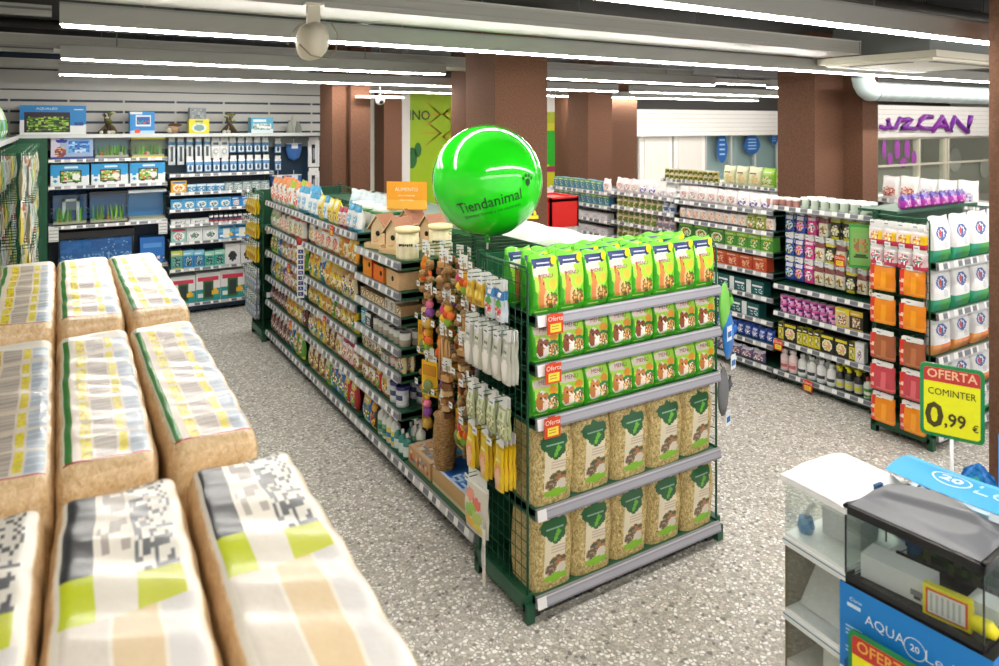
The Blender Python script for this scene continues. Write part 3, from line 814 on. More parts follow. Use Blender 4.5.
for dd in range(3):
    for k in range(8):
        x = .073 + .1455 * k + (.03 if dd == 1 else 0) + R.uniform(-.004, .004)
        if x > 1.1 and dd == 1: continue
        lab = f"green rabbit food bag, {ordw(k + 1)} from the mesh side, {['front', 'second', 'rear'][dd]} rank on the end stand"
        ES.put(mb['rabbit'], x, .055 + .1 * dd + R.uniform(-.004, .004), 1.346, lab, 'green rabbit food bags on top of the end stand', R.uniform(-.06, .06), 1 + R.uniform(-.02, .02))
for z, kk, sn in ((1.129, 'pig', 'under the rabbit food'), (.891, 'ham', 'above the hay')):
    for k in range(8):
        x = .073 + .1455 * k + R.uniform(-.003, .003)
        ES.put(mb[kk], x, .05 + R.uniform(0, .006), z, f"{mb[kk].look}, {ordw(k + 1)} from the mesh side, {sn}", mb[kk].look + 's', R.uniform(-.06, .06))
for z, sn in ((.491, 'upper hay shelf'), (.106, 'lowest shelf')):
    for k in range(5):
        x = .12 + .232 * k
        ES.put(hayp, x, .115 + R.uniform(0, .01), z, f"hay bag with green leaf label, {ordw(k + 1)} from the mesh side, {sn}", 'hay bags on the end stand', R.uniform(-.05, .05), (1, 1, 1 if z > .3 else 1.02))
# orange offer cards
def offer_g(w_, h, price=None, head='Oferta'):
    g = G('matte'); g.box(-w_ / 2, w_ / 2, -.0015, .0015, -h, 0, 'd9471c')
    g.box(-w_ * .32, w_ * .36, -.003, -.0015, -h * .9, -h * .48, 'f4dc4a')
    g.text(head, lambda x, y: (x, -.0035, y), h * .34, 'f6e8d8', None, 0, -h * .23)
    for k in range(2): g.box(-w_ * .24, w_ * .2, -.0036, -.003, -h * (.62 + .14 * k), -h * (.58 + .14 * k), 'a8862c')
    g.box(-w_ * .2, w_ * .2, -.001, .012, -.006, .0, 'cc4018')
    return g
offer = Pr('offer_card', 'card', 'offer', .1, offer_g(.085, .088))
for x, z, l in ((.085, 1.345, 'under the rabbit food'), (.075, 1.128, 'under the guinea pig food'), (.07, .89, 'above the first hay bag')):
    ES.put(offer, x, -.035, z + .012, f'orange offer card with yellow price box on the rail {l}', 'orange offer cards', -.02)

# ---- hanging products on wire hooks
def hook_g(L=.2, tag=True):
    g = G('metal'); g.tube([(0, 0, 0), (0, -L, .004), (0, -L - .008, .014)], .0025, '2a6a48', 5)
    g.tube([(0, 0, .02), (0, -L - .002, .022)], .0018, '2a6a48', 4)
    return g
HK = hook_g().mesh('hook'); HKS = hook_g(.12).mesh('hook')
gt = G('matte'); gt.box(-.02, .02, -.213, -.211, -.012, .02, 'eef0f2'); gt.box(-.016, .01, -.2136, -.213, .002, .008, '777777'); TG = gt.mesh('price_tag')
gt = G('matte'); gt.box(-.02, .02, -.133, -.131, -.012, .02, 'eef0f2'); gt.box(-.016, .01, -.1336, -.133, .002, .008, '777777'); TGS = gt.mesh('price_tag')
def hook(U, lx, ly, z, rz=0, short=False):
    """a hook is a part of its unit; local coordinates"""
    h = link('hook', HKS if short else HK, U.o, (lx, ly, z), rz)
    link('price_tag', TGS if short else TG, h)
    return h
def hang(U, pr, lx, ly, z, label, group, rz=0, n=1, step=.018, L=.2, addhook=True):
    if addhook: hook(U, lx, ly, z + .004, rz, L < .15)
    c, q = math.cos(rz), math.sin(rz)
    for k in range(n):
        o = L - .03 - k * step
        lab = label if n == 1 else f"{label}, {'foremost' if k == 0 else ordw(k + 1) + ' back'} on its hook"
        U.put(pr, lx + o * q, ly - o * c, z, lab, group, rz + R.uniform(-.05, .05))
# ================================================================== product kinds
_pc = {}
def cached(k, f):
    if k not in _pc: _pc[k] = f()
    return _pc[k]
def seedbag(look, w, h, base, top, pic, acc='ffffff', seed=1, d=.07, style=0, kind='bag', cat='bag'):
    """printed pouch: coloured body, header band, picture and small print"""
    L = []
    if style == 0:
        L = [('r', 0, .76, 1, 1, top), ('ne', .5, .42, .36, .24, 22, pic), ('r', .15, .62, .85, .72, acc), ('s', .2, .63, .8, .71, 3, '444444', 'h'), ('r', 0, 0, 1, .1, top)]
    elif style == 1:
        L = [('e', .5, .78, .42, .16, top), ('r', .28, .74, .72, .82, acc), ('ne', .45, .32, .4, .24, 20, pic), ('r', .1, .06, .9, .13, acc)]
    elif style == 2:   # clear bag, contents seen
        L = [('n', 0, 0, 1, .7, 30, pic), ('r', .1, .3, .9, .62, acc), ('r', .1, .52, .9, .62, top), ('ne', .5, .4, .25, .08, 24, pic), ('r', 0, .86, 1, 1, top)]
    elif style == 3:   # diagonal
        L = [('p', [(0, .55), (1, .8), (1, 1), (0, 1)], top), ('ne', .6, .35, .34, .26, 22, pic), ('r', .1, .6, .75, .7, acc), ('s', .14, .61, .7, .69, 2, '7a1c1c', 'h'), ('e', .2, .16, .13, .08, acc)]
    return Pr(kind, cat, look, w, pouch_g(w * .99, h, d, art(base, *L, seed=seed), base, 12, 16, p=3.4, top=.97), d=d, h=h)
def carton(look, w, h, d, base, top, pic, acc='ffffff', seed=1, style=0, side=None, name='box', texts=()):
    if style == 0: L = [('r', 0, .72, 1, 1, top), ('n', .2, .15, .8, .62, 16, pic), ('r', .1, .78, .7, .88, acc), ('r', 0, 0, 1, .08, top)]
    elif style == 1: L = [('e', .5, .42, .36, .3, acc), ('ne', .5, .4, .26, .24, 20, pic), ('r', .1, .82, .9, .92, top)]
    elif style == 2: L = [('r', 0, 0, .3, 1, top), ('r', .38, .6, .9, .72, acc), ('n', .4, .12, .9, .5, 16, pic)]
    elif style == 3: L = [('r', 0, 0, 1, .42, top), ('r', .3, .1, .7, .68, pic[0]), ('r', .36, .16, .64, .62, pic[-1]), ('e', .78, .3, .13, .12, 'f2c230'), ('s', .1, .74, .9, .86, 2, pic[1 % len(pic)], 'h'), ('r', .08, .14, .26, .18, acc), ('r', .08, .22, .26, .25, acc)]
    return Pr(name, 'box', look, w, box_g(w * .985, h, d, art(base, *L, seed=seed), side or base, 14, 14, top=side or base, texts=texts), d=d, h=h)
def bottle(look, r, h, body, lab, cap, neck=.35, trig=False, seed=2, name='bottle', acc='3a7a4a'):
    g = G('gloss')
    f = lambda a, t: (lab if (.25 < t < .6) else body) if not (.35 < t < .5 and .6 < a < .9) else acc
    g.lathe([(r * .9, 0), (r, .006), (r, h * .1), (r, h * .2), (r, h * .35), (r, h * .5), (r, h * .62), (r * .9, h * .7), (r * neck, h * .8), (r * neck, h * .86)], 14, f)
    c = G('gloss'); c.lathe([(r * neck * 1.25, h * .84), (r * neck * 1.25, h), (r * neck, h + .004)], 12, cap)
    if trig: c.box(-r * .5, r * .4, -r * .9, r * .3, h, h + .02, cap)
    return Pr(name, 'bottle', look, 2 * r + .006, g, [('cap', c)], d=2 * r, h=h)
def jar(look, r, h, body, lab, lid, name='jar'):
    g = G('gloss'); g.lathe([(r * .95, 0), (r, .006), (r, h * .12), (r, h * .35), (r, h * .6), (r, h * .8), (r * .85, h * .86)], 16, lambda a, t: (lab if (.3 < t < .75) else body) if not (.45 < t < .6 and .55 < a < .95) else '384a7a')
    c = G('gloss'); c.lathe([(r * 1.02, h * .84), (r * 1.04, h * .86), (r * 1.04, h * .98), (r * .98, h)], 16, lid)
    return Pr(name, 'jar', look, 2 * r + .006, g, [('lid', c)], d=2 * r, h=h)
def can(look, r, h, base, band, pic, stack=1, seed=4):
    f = lambda a, t: band if t > .7 or t < .15 else (pic[int(hsh(int(a * 10), int(t * 6), seed) * len(pic))] if .55 < a < .95 else base)
    g = G('gloss'); q = can_g(r, h, f, 14)
    return Pr('can', 'can', look, 2 * r + .004, q, d=2 * r, h=h)

SEED = ['e8b53c', 'c98a2a', 'f3dc9a', '7a5426', 'f5efe0', '9aa83c']
BIRD = ['f2d21c', '2c8a3c', '2e5fae', 'e0542c', 'ffffff', '2c8a3c']
PETS = ['a8693c', 'e9c89a', 'ffffff', '5a3a24', 'd8a05c']
FISH = ['0f4f86', '2f9ad0', 'f08a2c', '3fae6a', 'e8e8e8', '0c3c6a']
S_ = [
 seedbag('yellow parrot seed bag', .13, .215, 'efcf1e', 'e07a1c', BIRD, 'fff6c0', 1, style=1),
 seedbag('white seed bag with orange band', .12, .2, 'f0ebe0', 'e8742a', SEED, 'ffffff', 2, style=0),
 seedbag('clear seed bag with yellow label', .12, .19, 'dcb86a', 'f0d428', SEED, 'f7efc8', 3, style=2),
 seedbag('blue and white bird food bag', .13, .21, '3f74b8', 'f2f2f0', BIRD, 'ffffff', 4, style=3),
 seedbag('green bird food bag', .12, .2, '5aa43a', 'e8e04a', SEED, 'ffffff', 5, style=0),
 seedbag('red bird treat bag', .11, .19, 'c42c2c', 'f0d040', BIRD, 'ffffff', 6, style=1),
 seedbag('brown seed mix bag', .12, .2, '7a4a34', 'e4cfa8', SEED, 'f0e4c8', 7, style=0),
 seedbag('beige canary mix bag', .13, .2, 'e6d3a6', 'c0872e', BIRD, 'ffffff', 8, style=3),
 seedbag('clear bag of mixed pellets', .12, .18, 'c9976a', 'efe9dd', ['b5533a', 'd8b07a', '8a9a4a', 'e8dcc0', '9a6a3c'], 'ffffff', 9, style=2),
 seedbag('orange and yellow seed bag', .12, .21, 'f0a028', 'f6e03a', SEED, 'ffffff', 10, style=1),
 seedbag('pink and white treat bag', .11, .18, 'f0c8cc', 'b83a5a', PETS, 'ffffff', 11, style=0),
 seedbag('purple rodent treat bag', .11, .19, '7a4a9a', 'e8dcf0', PETS, 'ffffff', 12, style=3),
]
BIG = [
 seedbag('large white bag with red print', .19, .26, 'f1ede6', 'd84a32', SEED, 'f6ead8', 21, d=.1, style=0),
 seedbag('large cream bag with dark letters', .2, .27, 'ece3d2', '3a3436', ['e8946a', 'f0b890', 'f4ece0'], 'f6f0e4', 22, d=.1, style=3),
 seedbag('large pale bag with orange foot', .19, .25, 'f2eee6', 'ee8a3a', ['f0a070', 'f6d8c0', 'c84a3a'], 'ffffff', 23, d=.1, style=0),
 seedbag('large clear litter bag with green label', .18, .25, 'd9d2c4', '6fae3c', ['cfc6b4', 'e8e2d4', 'b8ae98'], 'f4f4ee', 24, d=.1, style=2),
]
SACHB = seedbag('dark brown pouch', .11, .2, '6e3a34', 'efe6e0', ['8a4a3c', 'f2ece4', '5a2c28'], 'f3ece6', 31, style=3)
WHITEB = [seedbag('white and orange tipped bag', .15, .24, 'f3f0ea', 'ef9a5a', ['f2c8a0', 'ffffff', 'e06a4a'], 'ffffff', 41, d=.09, style=3),
          seedbag('white bag with lime header', .14, .24, 'f2f2ea', 'a8cc3a', ['e86a5a', 'ffffff', 'f0b8a0'], 'ffffff', 42, d=.09, style=0),
          seedbag('white bag with blue header', .14, .23, 'eef2f4', '4aa4d0', ['a8d0e8', 'ffffff', '6cb4d8'], 'ffffff', 43, d=.09, style=0),
          seedbag('yellow and white seed sack', .14, .23, 'f3df3a', 'f6f2d0', SEED, 'ffffff', 44, d=.09, style=1)]

# ================================================================== long aisle shelving (faces the left aisle)
def mix(*idx): return [(S_[i], n) for i, n in idx]
X = 1.80; RZ = -PI / 2
F1 = Unit('shelving_bay', 'farthest bay of the seed aisle shelving, next to the hanging yellow packs', (X, 7.35, 0), RZ, 1.26, 'the far seed bay', 'the far end', shelves=(.43, .675, .925, 1.165, 1.42), base=.125, depth=.5)
F2 = Unit('shelving_bay', 'middle bay of the seed aisle shelving with the blue lettered strip', (X, 6.09, 0), RZ, 1.27, 'the middle seed bay', 'the lettered strip', shelves=(.415, .685, .905, 1.185, 1.415), base=.125, depth=.5)
F3 = Unit('shelving_bay', 'bay with green shelves holding wooden bird houses and nest boxes', (X, 4.82, 0), RZ, .76, 'the bird house bay', 'its far side', shelves=(.41, .64, .80, .99, 1.15, 1.335), base=.125, depth=.4)
F4 = Unit('shelving_bay', 'toy bay with hooks full of bird toys above two flat boxes', (X, 4.06, 0), RZ, .93, 'the toy bay', 'its far side', shelves=(), base=.125, top=1.52, depth=.5)
for U in (F1, F2):
    fill(U, 'floor shelf', .125, mix((6, 3), (4, 1), (3, 2), (5, 2), (10, 1)) if U is F2 else [(SACHB, 5), (S_[3], 1), (S_[4], 2)], sc=1.15)
fill(F1, 'second shelf', .43, [(SACHB, 5), (S_[9], 2), (S_[2], 2)], sc=1.0)
fill(F1, 'third shelf', .675, mix((3, 1), (0, 1), (4, 1), (11, 1), (10, 2), (8, 2)), sc=.98)
fill(F1, 'fourth shelf', .925, mix((4, 2), (3, 1), (8, 2), (10, 1), (1, 2)), sc=.95)
fill(F1, 'fifth shelf', 1.165, [(BIG[3], 2), (BIG[1], 2), (BIG[0], 3)], sc=.82)
fill(F1, 'top shelf', 1.42, [(WHITEB[0], 4), (WHITEB[1], 1), (WHITEB[0], 1), (WHITEB[2], 2)], x0=.02, sc=1.0, deep=2)
fill(F2, 'second shelf', .415, mix((7, 1), (0, 2), (6, 2), (1, 1), (10, 2), (8, 3)), sc=1.1)
fill(F2, 'third shelf', .685, mix((2, 2), (0, 1), (9, 2), (4, 1), (8, 1)), sc=.93)
fill(F2, 'fourth shelf', .905, mix((0, 2), (3, 1), (9, 1), (2, 2), (7, 3), (8, 2)), sc=1.08)
fill(F2, 'fifth shelf', 1.185, [(BIG[0], 1), (BIG[1], 1), (BIG[2], 3), (S_[9], 1), (S_[1], 1), (S_[9], 2)], sc=.78)
fill(F2, 'top shelf', 1.415, [(WHITEB[2], 2), (WHITEB[3], 1), (WHITEB[2], 1), (WHITEB[3], 2), (S_[10], 2)], sc=.86, x1=1.25)
# carriers and blue tipped bags behind on the top
blueb = Pr('blue_tipped_bag', 'bag', 'pale blue pointed bag', .13, pouch_g(.13, .2, .1, art('cfe0ea', ('n', .2, .2, .8, .6, 9, ['a9c8dc', 'e8f0f4', '7fb0d0']), ('r', 0, .9, 1, 1, 'e8f2f8')), 'cfe0ea', 8, 10, p=2, top=.9, waist=.045), d=.1)
for k in range(5):
    F2.put(blueb, .30 + .16 * k, .36 + .02 * (k % 2), 1.416, f'pale blue pointed bag, {ordw(k + 1)} from the lettered strip, behind the seed sacks', 'pale blue pointed bags', .3, 1.15)
for k in range(3):
    g = G('gloss'); g.lathe([(.12, 0), (.135, .02), (.14, .1), (.138, .11)], 4, 'ece9df', sx=1, sy=.75)
    o = thing('pet_carrier', g, f'low white plastic cage base with green rim, {ordw(k + 1)} from the bird houses', 'cage', 'white cage bases with green rims', F2.W(1.12 - .24 * k, .3, 1.416), RZ + PI / 4)
    g = G('gloss'); g.lathe([(.142, .108), (.15, .112), (.15, .13), (.142, .134)], 4, '2f8f4a', sx=1, sy=.75); part('rim', g, o)
    g = G('gloss'); g.lathe([(.138, .13), (.1, .16), (.02, .165)], 4, 'f1efe6', sx=1, sy=.75); part('lid', g, o)
# orange header sign standing on the middle bay
g = G('board'); g.box(-.17, .17, 0, .004, .0, .21, 'f0a02a'); g.box(-.01, .01, .004, .008, -.24, .05, '8a8a88')
g.grid(lambda u, v: (-.17 + .34 * u, -.001, .21 * v), 16, 12, art('f7a82c', ('r', 0, 0, 1, .3, 'fbc04a')), sm=False)
g.text('ALIMENTO', lambda x, y: (x, -.0025, y), .04, 'fff6e0', None, 0, .15); g.text('para tu mascota', lambda x, y: (x, -.0025, y), .022, 'fff6e0', None, 0, .105); g.text('todo el cuidado', lambda x, y: (x, -.0025, y), .018, 'fff6e0', None, 0, .07)
g.box(-.17, .17, .0, .03, -.006, 0, 'e0862a')
tt = thing('header_sign', g, 'orange sign board standing on top behind the bird houses', 'sign', None, F3.W(.02, .37, 1.575), -.75)
tt.scale = (.9, 1, .95)
g = G('paint'); g.box(-.3, .08, -.02, .02, 1.25, 1.418, GRN); 
# vertical lettered strip
g = G('matte'); g.box(-.03, .03, -.002, .002, -.42, .03, 'f0ece2')
for k in range(9): g.box(-.021, .021, -.004, -.002, -.40 + .045 * k, -.367 + .045 * k, '2d3f86')
for k in range(9): g.text('RACINES'[k % 7], lambda x, y: (x, -.005, y), .028, 'dfe4f2', None, 0, -.384 + .045 * k)
thing('lettered_strip', g, 'long white clip strip with blue squares between the first two seed bays', 'strip', None, (X - .03, 6.09, 1.13), -.5)
g = G('matte'); g.lathe([(.001, -.003), (.035, -.003), (.035, 0), (.001, 0)], 16, 'b02c24', (0, 0, .0), ax='y')
thing('red_disc', g, 'round dark red price disc above the lettered strip', 'price disc', None, (X - .035, 6.12, 1.19), -1.2)
# offer cards on the rails
for (U, lx, z, d_) in ((F1, .9, .93, 'fourth rail of the far seed bay'), (F2, .82, 1.42, 'top rail of the middle seed bay'), (F2, .65, .69, 'third rail of the middle seed bay'), (F1, .95, .43, 'second rail of the far seed bay')):
    U.put(offer, lx, -.035, z + .01, f'small orange offer card on the {d_}', 'orange offer cards', 0, .9)
g = G('matte'); g.box(-.045, .045, -.001, .001, -.13, 0, 'eef0ee'); g.box(-.03, .03, -.002, -.001, -.1, -.03, '3c5c94'); g.box(-.02, .012, -.003, -.002, -.09, -.045, 'dfe6ee')
F2_card = thing('price_card', g, 'white price card with blue square in the middle seed bay', 'card', None, F2.W(.15, -.035, .9), RZ)

# ---- bird house bay
def wood_house(seed):
    g = G('wood'); w_, d_, h_ = .13, .12, .15; c1, c2 = 'e2c391', 'd5b27c'
    g.box(-.01, .23, -.085, .085, 0, .012, c1); g.box(-.01, .23, -.085, -.078, .012, .035, c1); g.box(-.01, .23, .078, .085, .012, .035, c1); g.box(-.01, -.003, -.085, .085, .012, .035, c1); g.box(.223, .23, -.085, .085, .012, .035, c1)
    o = G('wood')
    o.poly([(-.0 + .04, -w_ / 2, .012), (.04 + 0, w_ / 2, .012), (.04, w_ / 2, .012 + h_), (.04, 0, .012 + h_ + .06), (.04, -w_ / 2, .012 + h_)][::-1], 'ead2a6')
    o.poly([(.04 + d_, -w_ / 2, .012), (.04 + d_, w_ / 2, .012), (.04 + d_, w_ / 2, .012 + h_), (.04 + d_, 0, .012 + h_ + .06), (.04 + d_, -w_ / 2, .012 + h_)], c2)
    o.poly([(.04, -w_ / 2, .012), (.04, -w_ / 2, .012 + h_), (.04 + d_, -w_ / 2, .012 + h_), (.04 + d_, -w_ / 2, .012)][::-1], 'a3755c')
    o.poly([(.04, w_ / 2, .012), (.04, w_ / 2, .012 + h_), (.04 + d_, w_ / 2, .012 + h_), (.04 + d_, w_ / 2, .012)], 'a3755c')
    hole = G('matte'); hole.lathe([(.001, .0), (.018, 0), (.018, -.004), (.001, -.004)], 14, '1a120c', (.04 - .001, 0, .1), ax='x')
    roof = G('wood')
    for s in (-1, 1):
        p = [(.02, s * (w_ / 2 + .02), .012 + h_ - .03), (.02, 0, .012 + h_ + .07), (.04 + d_ + .02, 0, .012 + h_ + .07), (.04 + d_ + .02, s * (w_ / 2 + .02), .012 + h_ - .03)]
        if s < 0: p = p[::-1]
        roof.poly(p, 'a06c52'); q = [(a, b, c_ - .01) for a, b, c_ in p][::-1]; roof.poly(q, '8a5a44')
        for i in range(4): roof.poly([p[i], q[3 - i], q[3 - (i + 1) % 4], p[(i + 1) % 4]][::-1], 'e6cda0')
    pc = G('wood'); pc.tube([(.0, 0, .05), (.04, 0, .05)], .005, 'dcb98a', 6)
    return g, [('house', o), ('entrance_hole', hole), ('roof', roof), ('perch', pc)]
g, pp = wood_house(1)
BH = Pr('bird_house', 'bird house', 'bird house', .2, g, pp)
def putw(pr, x, y, z, rz, lab, grp, sc=1): return pr.put((x, y, z), rz, lab, grp, sc)
putw(BH, 1.86, 4.66, 1.337, .4, 'wooden bird house on a tray, farther one on the shelf edge', 'wooden bird houses', 1.0)
putw(BH, 1.87, 4.42, 1.337, .4, 'wooden bird house with brown roof on a tray, beside the round barrel', 'wooden bird houses', 1.0)
putw(BH, 2.12, 4.78, 1.337, .3, 'wooden bird house in the second rank nearest the orange sign', 'wooden bird houses', 1.05)
putw(BH, 2.14, 4.47, 1.337, .3, 'wooden bird house standing between the two round barrels', 'wooden bird houses', 1.0)
def barrel():
    g = G('wood'); g.lathe([(.07, 0), (.07, .02), (.07, .08), (.07, .17)], 20, lambda a, t: 'efe3c0' if int(a * 20) % 2 else 'e9dbb4')
    g.lathe([(.074, .165), (.077, .17), (.077, .19), (.05, .195)], 20, 'e8d3a0')
    for k in range(7):
        a = -PI / 2 + (k - 3) * .18; g.box(.0711 * math.cos(a) - .005, .0711 * math.cos(a) + .005, .0715 * math.sin(a) - .001, .0715 * math.sin(a) + .001, .085 + .004 * (k % 2), .1, '3c3a30')
    return g
BR = Pr('wooden_barrel', 'barrel', 'barrel', .15, barrel())
putw(BR, 1.90, 4.19, 1.337, -.6, 'round birch barrel nest on the shelf corner with dark letters', 'round wooden barrel nests', 1.05)
putw(BR, 2.14, 4.2, 1.337, -.6, 'round birch barrel nest set back beside the balloon', 'round wooden barrel nests', 1.05)
def nestbox(w_, h, d, front, side, topc, hole=(0, .6)):
    g = G('wood'); g.box(-w_ / 2, w_ / 2, -d / 2, d / 2, 0, h, side, cols={'f': front, 't': topc})
    hh = G('matte'); hh.lathe([(.001, -.0015), (.017, -.0015), (.017, 0), (.001, 0)], 14, '120d0a', (hole[0], -d / 2, h * hole[1]), ax='y')
    return g, [('entrance_hole', hh)]
for (w_, h, d, fr, si, tc, ho, lx, lab) in ((.16, .135, .11, 'f0921c', 'c03a1c', 'f29a2a', (.04, .6), .14, 'tall orange nest box below the bird houses'), (.17, .105, .12, 'ef7a22', 'e8862c', '3f9a2c', (.045, .55), .34, 'orange nest box with green lid below the bird houses'), (.2, .11, .14, 'e2b986', 'e8c392', 'dcb07c', (.0, .55), .58, 'plain wooden nest box below the round barrel')):
    g, pp = nestbox(w_, h, d, fr, si, tc, ho); pr = Pr('nest_box', 'nest box', lab, w_, g, pp); F3.put(pr, lx, .02 + d / 2, 1.151, lab, 'nest boxes', .0)
smallw = [Pr('wood_stick_pack', 'pack', 'pale wood chew pack', .08, box_g(.078, .06, .1, art('c9a878', ('n', 0, 0, 1, 1, 9, ['8a6a44', 'e2cda4', 'b08a5c', 'f0e2c4'])), 'b89468', m='wood'), d=.1),
          Pr('mineral_block', 'pack', 'white wrapped mineral block', .08, box_g(.075, .075, .08, art('e6e2da', ('n', .1, .1, .9, .9, 7, ['cfc8ba', 'f4f2ec', 'a89a84'])), 'dcd6ca'), d=.08),
          Pr('clear_tub', 'tub', 'clear tub with grey lid', .08, can_g(.037, .085, lambda a, t: 'd6d4cc' if t < .3 else ('b8ae9e' if t < .7 else 'e9e8e4')), d=.08),
          carton('black and white card box', .1, .1, .08, '37373a', 'f0f0ee', ['cccccc', '4a4a4a', 'f4f4f4'], seed=3)]
fill(F3, 'fourth shelf', .99, [(smallw[0], 5), (smallw[1], 2)], deep=2)
fill(F3, 'third shelf', .80, [(carton('blue capped pipette box', .08, .1, .09, '9fd0d8', '2f8fa8', ['d8f0f0', '5ab0c0'], seed=5), 1), (smallw[3], 1), (smallw[2], 7)], deep=2)
fill(F3, 'jar shelf', .64, [(S_[7], 2), (S_[8], 2), (smallw[1], 2), (Pr('pink_pellet_tub', 'tub', 'clear tub of pink pellets', .1, can_g(.047, .1, lambda a, t: 'e6a0a0' if hsh(int(a * 20), int(t * 9), 1) > .5 else 'f6e8e4'), d=.1), 2)], sc=.7, deep=2)
jarp = jar('glass jar with purple-blue lid', .043, .13, 'cfd4dc', 'eceef4', '3a3a86')
fill(F3, 'second shelf', .41, [(S_[8], 2), (S_[5], 1), (S_[1], 1), (jarp, 4)], sc=.98)
for k in range(2): F3.put(jarp, .55 + .1 * k, .2, .411, f'glass jar with purple-blue lid in the second rank, {["farther", "nearer"][k]} one', 'glass jars with purple-blue lids')
btl = [bottle('white spray bottle with green label', .033, .2, 'eef0ea', '7fb88a', 'f4f4f4', .3, True, acc='2f7a6a'), bottle('white lotion bottle with yellow label', .033, .21, 'f2f2ee', 'f0de5a', 'f6f6f6', .35, acc='3a8ac0'), bottle('small teal bottle with white spout', .027, .15, '3f8f84', 'dfeee8', 'f4f6f6', .3, acc='eef4f0')]
blu = seedbag('blue budgie food bag', .15, .2, '2f6fb4', 'e8c020', BIRD, 'd8ecf6', 51, style=1); drk = seedbag('black and yellow bird food bag', .12, .19, '2a2826', 'e8a020', ['e84a2c', 'f2c81c', '2a2826'], 'e8c820', 52, style=1)
fill(F3, 'floor shelf', .125, [(blu, 1), (drk, 1), (btl[0], 2), (btl[1], 3), (btl[0], 2)], x1=.62, sc=1.0)
for k in range(6): F3.put(btl[2] if k < 4 else btl[0], .60 + .07 * (k % 3) , .05 + .09 * (k // 3), .126, f'{(btl[2] if k < 4 else btl[0]).look}, {["front", "back"][k // 3]} rank, {ordw(k % 3 + 1)} toward the flat boxes', 'small bottles beside the flat boxes', 0, 1.0)

# ---- toy bay: two flat boxes and the hooks
g = box_g(.30, .1, .28, art('caa070', ('n', .06, .15, .94, .85, 14, ['d89060', 'e8cda0', '5f9ab4', 'c8b48a', 'b4583c'])), 'c49a68', 12, 5, top='d9b48a')
g.grid(lambda u, v: (-.14 + .28 * u, -.13 + .26 * v, .1012), 18, 16, art('d8c0a0', ('r', 0, .62, .5, 1, 'a83c34'), ('r', .5, .5, 1, 1, '5c8fb0'), ('n', .1, .08, .9, .5, 12, ['e8dcc8', 'b89070', '7aa0b0', 'd8a87c']), ('r', .1, .7, .42, .85, 'f0e4d4')), sm=False)
thing('flat_box', g, 'flat beige and red printed box beside the small bottles', 'box', 'flat boxes on the floor shelf', F4.W(.17, .18, .126), RZ)
g = box_g(.50, .105, .32, art('c9a46c', ('r', 0, .0, 1, .1, 'e8d8b0')), 'cba66e', 12, 5, top='1f5fb0')
g.grid(lambda u, v: (-.25 + .5 * u, -.16 + .32 * v, .1062), 26, 18, art('2464b8', ('r', .1, .55, .5, .75, '1d4f9a'), ('n', .35, .05, .8, .4, 20, ['2464b8', '2464b8', '5f9ae0', 'bcd8f0']), ('r', .03, .75, .22, .94, 'b8322c'), ('e', .82, .3, .12, .2, '6ab0e8'), ('r', .0, .0, 1, .04, 'd8e0f0')), sm=False)
g.box(-.16, .06, .045, .06, .1064, .107, 'dfe8f6'); g.box(-.16, -.02, .015, .028, .1064, .107, 'b8d0ee')
thing('flat_box', g, 'large flat blue box under the hanging toys', 'box', 'flat boxes on the floor shelf', F4.W(.6, .2, .126), RZ)

